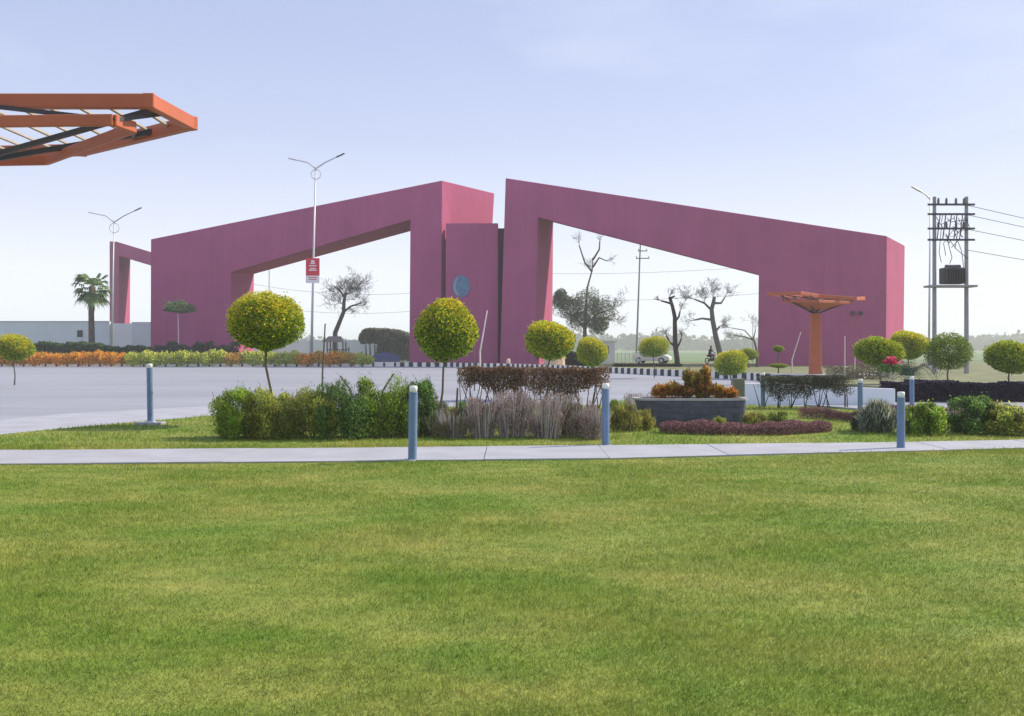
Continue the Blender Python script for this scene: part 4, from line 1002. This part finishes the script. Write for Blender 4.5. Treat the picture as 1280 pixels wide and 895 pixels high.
# back row of twigs
for (x, w, h, d, pal, lab, sd_) in [(640, 60, 44, 20.5, TW, "taller reddish twiggy shrub behind the hedge stems at centre", 21), (700, 70, 42, 20.5, TW, "taller pinkish twiggy shrub behind the hedge stems at right", 22), (800, 60, 30, 24.5, [((.30, .22, .20), 3), ((.36, .28, .24), 3), ((.18, .15, .10), 2)], "pale pinkish dry shrub behind the left of the slate planter", 23),
                               (850, 60, 33, 25.5, [((.30, .20, .20), 3), ((.34, .28, .26), 3)], "pale pink dry shrub behind the orange planter foliage", 24), (965, 60, 22, 31, [((.26, .22, .18), 3), ((.2, .17, .15), 3)], "faint grey-brown twiggy shrub behind the dark clipped row", 25)]:
    shrub("dry_shrub", x, d, w, h, pal, lab, seed=sd_, n=3200, leaf=.06, asp=.12, up=1.5, amp=.3, depth=.4, material=M_DRY, stems=70, shell=.05, stemcol=M_TWIG, g=0 if d < 24 else -.1)
# green-yellow grassy shrubs around the middle bollard
YGS = [((.28, .31, .06), 4), ((.38, .34, .08), 3), ((.12, .16, .04), 3), ((.24, .14, .08), 1)]
for (x, w, h, d, pal, lab, sd_) in [(780, 46, 34, 19.2, YGS, "yellow-green grassy clump right of the middle bollard", 31), (806, 34, 24, 19.6, YGS, "smaller yellow-green grassy clump at the planter's left foot", 32), (776, 40, 20, 25.5, GRN, "bright green low tuft behind the middle bollard", 33),
                               (690, 40, 22, 19.4, GRN2, "small green patch showing among the brown twigs", 34), (583, 30, 26, 21.5, GRND, "small dark green tuft left of the brown hedge", 35),
                               (900, 25, 19, 18.9, [((.30, .34, .06), 3), ((.18, .22, .05), 3)], "small rounded yellow-green shrub before the slate planter", 36), (944, 34, 20, 19.4, YGS, "yellowish low shrub at the planter's right foot", 37),
                               (972, 30, 22, 19.8, GRN2 + GRND, "grey-green upright little shrub right of the planter", 38)]:
    shrub("grassy_shrub", x, d, w, h, pal, lab, seed=sd_, n=4200, leaf=.07, asp=.14, up=1.3, amp=.25, depth=.4, stems=14, group="grassy shrubs in the garden strip", g=0 if d < 24 else -.1)
# right-hand clumps
shrub("strappy_plant", 1097, 18.9, 46, 37, [((.26, .29, .22), 4), ((.38, .40, .32), 3), ((.08, .10, .06), 3)], "grey-green strappy-leaved clump left of the right bollard", seed=41, n=2600, leaf=.30, asp=.09, up=1.3, depth=.45, stems=10, amp=.2)
shrub("strappy_plant", 1078, 19.3, 26, 26, [((.14, .14, .10), 4), ((.22, .20, .16), 3), ((.08, .08, .05), 3)], "small brownish strappy clump at the foot of the slim bollard", seed=42, n=2500, leaf=.13, asp=.13, up=1.2, depth=.35, stems=8, amp=.2)
shrub("leafy_shrub", 1150, 18.6, 66, 42, GRN, "dense bright green shrub right of the right bollard", seed=43, n=16000, leaf=.055, asp=.4, up=.4, depth=.6, stems=12)
shrub("leafy_shrub", 1212, 18.8, 72, 44, GRND, "dense darker green shrub at the picture's right side", seed=44, n=14000, leaf=.055, asp=.4, up=.4, depth=.6, stems=12)
shrub("leafy_shrub", 1262, 18.4, 70, 40, GRN2, "olive green shrub in the picture's right corner of the bed", seed=45, n=12000, leaf=.055, asp=.4, up=.4, depth=.6, stems=12)
# arching dwarf palm behind, and pink flowers
cyc = empty("dwarf_palm", (PX(1134, 33), 33, -.1), "blue-green arching dwarf palm behind the dark purple hedge", "dwarf palm")
fv = []; fc = []; rr = random.Random(8)
for k in range(26):
    az = rr.uniform(0, 6.28); L = rr.uniform(.8, 1.25); z0 = PZ(474, 33) + .1
    pts_ = [np.array([math.cos(az) * L * t, math.sin(az) * L * t * .8, z0 + .55 * L * math.sin(t * 2.6) - .25 * t * t]) for t in np.linspace(0, 1, 10)]
    for a_, c_ in zip(pts_[1:], pts_[2:]):
        tng = (c_ - a_); tng /= np.linalg.norm(tng); sd2 = np.cross(tng, [0, 0, 1]); sd2 /= np.linalg.norm(sd2)
        for s_ in (-1, 1):
            for q_ in (0, .5):
                o_ = a_ + (c_ - a_) * q_; e_ = o_ + sd2 * s_ * .2 + tng * .08 - np.array([0, 0, .05]); w_ = tng * .014
                fv.extend([o_ - w_, o_ + w_, e_ + w_ * .3, e_ - w_ * .3]); fc.extend([np.array((.09, .15, .10)) * rr.uniform(.7, 1.4)] * 4)
link("fronds", np_mesh("fronds", np.array(fv), np.arange(len(fv)).reshape(-1, 4), np.array(fc), M_LEAF), cyc)
b = MB(); b.lathe([(.12, -.02), (.15, z0 * .5), (.11, z0)], 8); b.build("trunk", M_BARK, cyc)
pf = empty("flowering_shrub", (PX(1113, 32), 32, -.1), "slender shrub with crimson pink flowers under the wide ball tree", "flowering shrub")
p_, dr_, _ = cloud(240, (0, 0, PZ(451, 32) + .1), (.2, .2, .14), 9, amp=.2, shell=.1)
link("flowers", leaves("flowers", p_, .09, .07, palette(240, [((.65, .03, .12), 4), ((.75, .25, .35), 1)]), M_LEAF), pf)
p_, dr_, _ = cloud(900, (0, 0, PZ(458, 32) + .05), (.42, .3, .16), 10, amp=.3, shell=.1)
link("foliage", leaves("pf_foliage", p_, .07, .03, palette(900, GRND), M_LEAF), pf)
b = MB(); b.tube([(0, 0, -.03), (.02, 0, .5), (0, 0, PZ(453, 32) + .1)], [.03, .025, .015], 5); b.build("stem", M_BARKW, pf)

# low purple edging strips
def edging(ptsn, width, h, pal, label, n, leaf=.035, seed=1):
    p = []; P0 = ptsn[0]
    cum = [0]
    for a, c in zip(ptsn, ptsn[1:]): cum.append(cum[-1] + (c - a).length)
    t = RNG.uniform(0, cum[-1], n); X = np.interp(t, cum, [q.x for q in ptsn]); Y = np.interp(t, cum, [q.y for q in ptsn])
    Y = Y + RNG.uniform(-.5, .5, n) * width; Z = RNG.uniform(0, 1, n) ** .7 * h * (1 + .12 * np.sin(X * 4) + .08 * np.sin(X * 11)) * (1 - .3 * (np.abs(Y - np.interp(t, cum, [q.y for q in ptsn])) / (width * .5)) ** 2)
    me = leaves("edging", np.stack([X - P0.x, Y - P0.y, Z], 1), leaf, leaf * .5, palette(n, pal, .35), M_DRY, up=.6)
    return tag(link("edging_strip", me, None, (P0.x, P0.y, 0)), label, "low hedge")
MAR = [((.28, .13, .15), 4), ((.38, .21, .22), 3), ((.14, .08, .09), 2), ((.14, .13, .07), 1)]
edging([G(826, 541), G(900, 543), G(975, 543), G(1036, 539)], .5, .23, MAR, "low maroon-leaved edging strip along the slate planter's foot", 22000)
edging([G(1000, 522), G(1030, 523.5), G(1064, 527), G(1088, 531)], .4, .24, MAR, "short curved maroon edging strip farther right", 9000)
edging([G(1108, 515), G(1170, 519), G(1240, 521)], .35, .2, MAR, "thin maroon edging strip behind the right-hand green shrub", 6000)

# ------------------------------------------------------------------ slate planter
dP = 20.2; cxp = PX(866, dP); rP = 71 * dP / F
pl = empty("planter", (cxp, dP + rP * .34, 0), "round slate-grey raised planter filled with orange and red foliage", "planter")
hP = PZ(498, dP)
def ring(k_, z, a):
    """rounded box plan of the planter, narrower and shifted right at its foot"""
    c, sn = math.cos(a), math.sin(a); e_ = .45; t = 1 - z / hP
    return (rP * k_ * (1 - .09 * t) * math.copysign(abs(c) ** e_, c) + rP * .06 * t, rP * k_ * .34 * (1 - .05 * t) * math.copysign(abs(sn) ** e_, sn), z)
def loft(rows, n=64, cap=False):
    b = MB(); vs = [ring(k_, z, 2 * math.pi * (j + .5) / n) for k_, z in rows for j in range(n)]
    fs = [(i * n + j, i * n + (j + 1) % n, (i + 1) * n + (j + 1) % n, (i + 1) * n + j) for i in range(len(rows) - 1) for j in range(n)]
    if cap: fs.append(tuple((len(rows) - 1) * n + j for j in range(n)))
    return b.add(vs, fs)
loft([(.985, -.05), (.985, hP - .05)]).build("planter_wall", M_SLATE, pl)
loft([(.93, hP - .045), (1.015, hP - .045), (1.015, hP), (.93, hP), (.93, hP - .045)]).build("coping", M_COPING, pl)
loft([(.95, hP - .08), (.94, hP - .05)], cap=True).build("soil_bed", M_SOIL, pl)
rows = 4
def front_xy(u, z, e=0.0):
    """u in 0..1 along the front from left to right"""
    a = math.pi + math.pi * u; x, y, _ = ring(.99, z, a); return x, y - e
us = np.linspace(0, 1, 400); px_ = np.array([front_xy(u, hP * .5) for u in us]); ln = np.concatenate([[0], np.cumsum(np.hypot(*np.diff(px_, axis=0).T))]); tot = ln[-1]
for rI in range(rows):
    z0 = .015 + rI * (hP - .07) / rows; z1 = z0 + (hP - .07) / rows - .010; nT = 13
    for k in range(nT + 1):
        l0 = max(0, (k - (.5 if rI % 2 else 0)) / nT) * tot + .004; l1 = min(1, (k + 1 - (.5 if rI % 2 else 0)) / nT) * tot - .004
        if l1 - l0 < .03: continue
        u0, u1 = np.interp([l0, l1], ln, us); e_ = .006 + (k * 37 + rI * 17) % 5 * .002
        um = [u0 + (u1 - u0) * t for t in (0, .5, 1)]
        b = MB(); vs = [(*front_xy(u, z, e_), z) for z in (z0, z1) for u in um] + [(*front_xy(u, z, -.02), z) for z in (z0, z1) for u in um]
        b.add(vs, [(0, 1, 4, 3), (1, 2, 5, 4), (0, 6, 7, 1), (1, 7, 8, 2), (3, 4, 10, 9), (4, 5, 11, 10), (0, 3, 9, 6), (2, 8, 11, 5)]); b.build("slate_tile", M_SLATE, pl)
pb = MB(); pb.box((0, 0, .45), (13 * 21.4 / F, .3, .9)); q = pb.build("olive_post_box", mat("olive_render", (.17, .18, .12), .8, .15, 4), None, (PX(927, 22.6), 22.9, 0)); tag(bevel(q, .01, 1), "square olive-grey pillar standing behind the planter's right end", "pillar")
def pplant(x, y, w, h, pal, lab, seed, n=520, leaf=.15, asp=.2, dd=0.0):
    """plant growing in the planter; x, y centre px"""
    d = dP + .38 + dd; u = d / F; O = Vector((PX(x, d), d, hP - .05))
    r = empty("planter_plant", O, lab, "plant", "plants in the slate planter")
    cz = PZ(y, d) - O.z
    p_, dr_, _ = cloud(n, (0, 0, cz), (w * u / 2, w * u * .4, h * u / 2), seed, amp=.5, shell=.05)
    link("foliage", leaves("pp", p_, leaf, leaf * asp, palette(n, pal, .3), M_LEAF, up=.9, out=dr_, outw=.6), r)
    b = MB()
    for k in range(6): a = k * 1.05; b.tube([(math.cos(a) * .02, math.sin(a) * .02, -.03), (math.cos(a) * w * u * .25, math.sin(a) * w * u * .2, cz)], [.008, .004], 4, cap=False)
    tag(b.build("stems", M_BARK, r), kind="stuff")
OR2 = [((.50, .17, .03), 4), ((.42, .10, .03), 3), ((.25, .08, .04), 2), ((.5, .3, .06), 1)]
RD2 = [((.24, .05, .04), 3), ((.12, .06, .04), 3), ((.20, .14, .05), 2)]
YL2 = [((.42, .34, .06), 3), ((.25, .27, .05), 3), ((.35, .18, .05), 1)]
OR2 = [((.62, .28, .05), 4), ((.50, .16, .04), 3), ((.30, .12, .05), 2), ((.62, .42, .08), 2), ((.14, .14, .04), 2)]
RD2 = [((.26, .09, .06), 3), ((.14, .09, .05), 3), ((.26, .22, .07), 3)]
YL2 = [((.50, .42, .08), 3), ((.32, .34, .06), 3), ((.42, .22, .06), 1)]
for a in [(826, 489, 22, 14, OR2, "orange-leaved clump at the planter's left end", 51), (842, 487, 24, 17, OR2 + YL2, "bright orange clump second from the planter's left end", 52), (857, 489, 20, 14, OR2 + RD2, "darker orange clump left of the planter's centre", 58), (861, 476, 15, 22, RD2 + YL2, "tall dark red-green plant at the planter's centre", 53),
          (872, 479, 13, 34, YL2, "tall yellow-green plant in the planter", 54), (882, 474, 14, 28, RD2 + OR2 + YL2, "reddish brown tall plant right of the yellow one", 55), (884, 489, 22, 14, YL2 + OR2, "low yellow clump under the reddish brown tall plant", 59), (899, 489, 20, 13, OR2 + YL2, "orange and yellow clump right of the planter's centre", 56), (913, 491, 16, 9, OR2, "small orange clump at the planter's right end", 57)]:
    pplant(*a, dd=random.uniform(-.12, .14))

# boulder
b = MB(); rr = random.Random(2); rings = []
for i, (rd, z) in enumerate([(.75, -.1), (.85, .3), (.72, .85), (.5, 1.25), (.15, 1.4)]):
    for k in range(9):
        a = 2 * math.pi * k / 9; q = rd * rr.uniform(.8, 1.18); rings.append((q * math.cos(a), q * math.sin(a) * .8, z + rr.uniform(-.08, .08)))
b.add(rings, [(i * 9 + k, i * 9 + (k + 1) % 9, (i + 1) * 9 + (k + 1) % 9, (i + 1) * 9 + k) for i in range(4) for k in range(9)] + [tuple(36 + k for k in range(9))])
o = tag(b.build("boulder", M_ROCK, None, (PX(693, 78), 78, .02)), "tan sandstone boulder under the golden ball tree beyond the kerb", "boulder"); 
# small marker post by the right gate leg
b = MB(); b.lathe([(.16, -.02), (.16, .55), (.1, .68), (0, .7)], 10); tag(b.build("marker_post", mat("pink_white_paint", (.75, .55, .5), .7), None, (PX(635.5, 84), 84, .02)), "short pinkish marker post behind the chequered kerb", "post")

# ------------------------------------------------------------------ white car beyond the gate
def make_car(loc, rz, label):
    r = empty("car", loc, label, "car", rz=rz)
    # side profile x along length, front to +x; half width w(z)
    sec = [  # x, z_bottom, z_belt, z_roof, half width
        (-1.95, .42, .80, .80, .62), (-1.85, .30, .92, .93, .74), (-1.3, .26, .96, 1.02, .80), (-.85, .26, .97, 1.36, .82), (-.2, .26, .96, 1.45, .83), (.35, .26, .94, 1.38, .83), (.95, .26, .92, .98, .82), (1.5, .28, .84, .86, .78), (1.85, .32, .70, .72, .68), (1.95, .40, .58, .60, .58)]
    vs = []
    for x, zb, zm, zr, w in sec:
        wr = w * (.74 if zr - zm > .2 else .9)
        vs += [(x, -w * .92, zb), (x, -w, (zb + zm) / 2), (x, -w * .97, zm), (x, -wr, zr), (x, wr, zr), (x, w * .97, zm), (x, w, (zb + zm) / 2), (x, w * .92, zb)]
    k = 8; n = len(sec)
    b = MB(); b.add(vs, [(i * k + j, (i + 1) * k + j, (i + 1) * k + (j + 1) % k, i * k + (j + 1) % k) for i in range(n - 1) for j in range(k)] + [tuple(range(k - 1, -1, -1)), tuple((n - 1) * k + j for j in range(k))])
    body = b.build("body", M_CAR, r, smooth=False); bevel(body, .04, 2)
    for s in (-1, 1):
        for xs in ([(-.95, 1.0), (-.82, 1.32), (-.24, 1.39), (-.24, 1.0)], [(-.17, 1.0), (-.17, 1.39), (.33, 1.33), (.80, 1.0)]):
            b = MB(); q = []
            for x, z in xs:
                f = (z - .97) / .45; q.append((x, s * (.82 * (1 - .26 * f) + .012), z))
            q2 = [(x, y - s * .03, z) for x, y, z in q]
            b.add(q + q2, [(0, 1, 2, 3), (4, 7, 6, 5)] + [(i, (i + 1) % 4, (i + 1) % 4 + 4, i + 4) for i in range(4)]); b.build("side_window", M_GLASS, r)
    b = MB(); b.add([(.42, -.58, 1.35), (.93, -.7, 1.01), (.93, .7, 1.01), (.42, .58, 1.35), (.44, -.58, 1.38), (.96, -.7, 1.03), (.96, .7, 1.03), (.44, .58, 1.38)], [(4, 5, 6, 7), (0, 3, 2, 1), (0, 1, 5, 4), (1, 2, 6, 5), (2, 3, 7, 6), (3, 0, 4, 7)]); b.build("windscreen", M_GLASS, r)
    b = MB(); b.add([(-.9, -.58, 1.33), (-1.28, -.66, 1.03), (-1.28, .66, 1.03), (-.9, .58, 1.33), (-.93, -.58, 1.36), (-1.31, -.66, 1.06), (-1.31, .66, 1.06), (-.93, .58, 1.36)], [(7, 6, 5, 4), (0, 1, 2, 3)]); b.build("rear_window", M_GLASS, r)
    for x in (-1.2, 1.2):
        for s in (-1, 1):
            b = MB(); b.tube([(x, s * .62, .31), (x, s * .84, .31)], .31, 18); w = b.build("wheel", M_RUBBER, r)
            b = MB(); b.tube([(x, s * .80, .31), (x, s * .85, .31)], .19, 14); b.build("rim", M_STEEL, w)
    for s in (-1, 1):
        b = MB(); b.box((1.88, s * .5, .62), (.12, .26, .13)); b.build("headlight", M_CAP, r)
        b = MB(); b.box((-1.92, s * .52, .74), (.08, .22, .16)); b.build("tail_light", M_RED, r)
    return r
make_car((PX(815, 103), 103, .02), math.radians(-24), "white hatchback parked beyond the right gate opening")

# rider on a motorcycle
mc = empty("motorcycle", (PX(889, 99), 99, .02), "dark motorcycle ridden through the right gate opening", "motorcycle", rz=math.radians(-60))
for x in (-.62, .66):
    b = MB(); b.tube([(x + .27 * math.cos(a), 0, .3 + .27 * math.sin(a)) for a in np.linspace(0, 2 * math.pi, 17)], .05, 6, cap=False); w = b.build("wheel", M_RUBBER, mc)
    b = MB(); b.tube([(x, -.06, .3), (x, .06, .3)], .08, 8); b.build("hub", M_STEEL, w)
b = MB(); b.tube([(-.62, 0, .3), (0, 0, .38), (.35, 0, .75)], [.04, .06, .05], 6); b.box((0, 0, .42), (.36, .24, .3)); b.build("frame", M_DARKST, mc)
b = MB(); b.tube([(-.62, 0, .82), (-.3, 0, .78), (.05, 0, .78)], [.08, .13, .10], 8); b.build("seat", M_RUBBER, mc)
b = MB(); b.tube([(.02, 0, .82), (.2, 0, .88), (.4, 0, .82)], [.10, .15, .09], 10); b.build("fuel_tank", M_RED, mc)
b = MB(); b.tube([(.66, 0, .3), (.42, 0, 1.0)], .035, 6); b.tube([(.34, -.33, 1.04), (.42, 0, 1.0), (.34, .33, 1.04)], .02, 6); b.build("fork", M_STEEL, mc)
b = MB(); b.tube([(.46, 0, .86), (.56, 0, .86)], [.06, .10], 10); b.build("headlight", M_CAP, mc)
def skin_fig(name, verts, edges, radii, material, parent):
    me = bpy.data.meshes.new(name); me.from_pydata(verts, edges, []); me.materials.append(material)
    o = link(name, me, parent); sk = o.modifiers.new("skin", 'SKIN')
    for i, r_ in enumerate(radii): me.skin_vertices[0].data[i].radius = (r_, r_)
    me.skin_vertices[0].data[0].use_root = True; sk.use_smooth_shade = True
    o.modifiers.new("sub", 'SUBSURF').levels = 1; return o
pe = empty("person", (PX(889, 99), 99, .02), "person in dark navy clothes riding the motorcycle beyond the gate", "person", rz=math.radians(-60))
me = bpy.data.meshes.new("body"); 
v = [(-.22, 0, .92), (-.2, 0, 1.12), (-.12, 0, 1.38), (-.08, 0, 1.48), (-.05, 0, 1.60), (-.03, 0, 1.68),
     (-.11, .19, 1.40), (.08, .27, 1.16), (.31, .30, 1.07), (-.11, -.19, 1.40), (.08, -.27, 1.16), (.31, -.30, 1.07),
     (-.18, .10, .90), (.20, .17, .80), (.08, .17, .38), (.2, .17, .33), (-.18, -.10, .90), (.20, -.17, .80), (.08, -.17, .38), (.2, -.17, .33)]
e = [(0, 1), (1, 2), (2, 3), (3, 4), (4, 5), (2, 6), (6, 7), (7, 8), (2, 9), (9, 10), (10, 11), (0, 12), (12, 13), (13, 14), (14, 15), (0, 16), (16, 17), (17, 18), (18, 19)]
rad = [.15, .14, .16, .06, .095, .07, .07, .05, .035, .07, .05, .035, .11, .08, .055, .04, .11, .08, .055, .04]
me.from_pydata(v, e, []); me.materials.append(M_NAVY)
o = link("body", me, pe); o.modifiers.new("skin", 'SKIN')
for i, r_ in enumerate(rad): me.skin_vertices[0].data[i].radius = (r_, r_)
me.skin_vertices[0].data[0].use_root = True
o.modifiers.new("sub", 'SUBSURF').levels = 1
b = MB(); b.lathe([(.02, -.12), (.075, -.07), (.09, 0), (.085, .07), (.05, .11), (0, .12)], 12, (-.03, 0, 1.66)); b.build("head", M_SKIN, pe, smooth=True)
b = MB(); b.lathe([(.10, 0.01), (.105, .06), (.07, .125), (0, .14)], 12, (-.045, 0, 1.67)); b.build("hair", M_RUBBER, pe, smooth=True)

# ------------------------------------------------------------------ haze
hz = MB(); hz.box((0, 1375, 10.6), (3640, 2890, 25.4))
mh = bpy.data.materials.new("haze_air"); mh.use_nodes = True; nt = mh.node_tree
nt.nodes.remove(nt.nodes["Principled BSDF"]); pv = nt.nodes.new("ShaderNodeVolumePrincipled")
pv.inputs["Color"].default_value = (.90, .95, 1.0, 1); pv.inputs["Density"].default_value = 0.00065; pv.inputs["Anisotropy"].default_value = 0.2
nt.links.new(pv.outputs[0], nt.nodes["Material Output"].inputs["Volume"])
tag(hz.build("haze", mh), "thin pale haze over the whole place", "haze", kind="stuff")
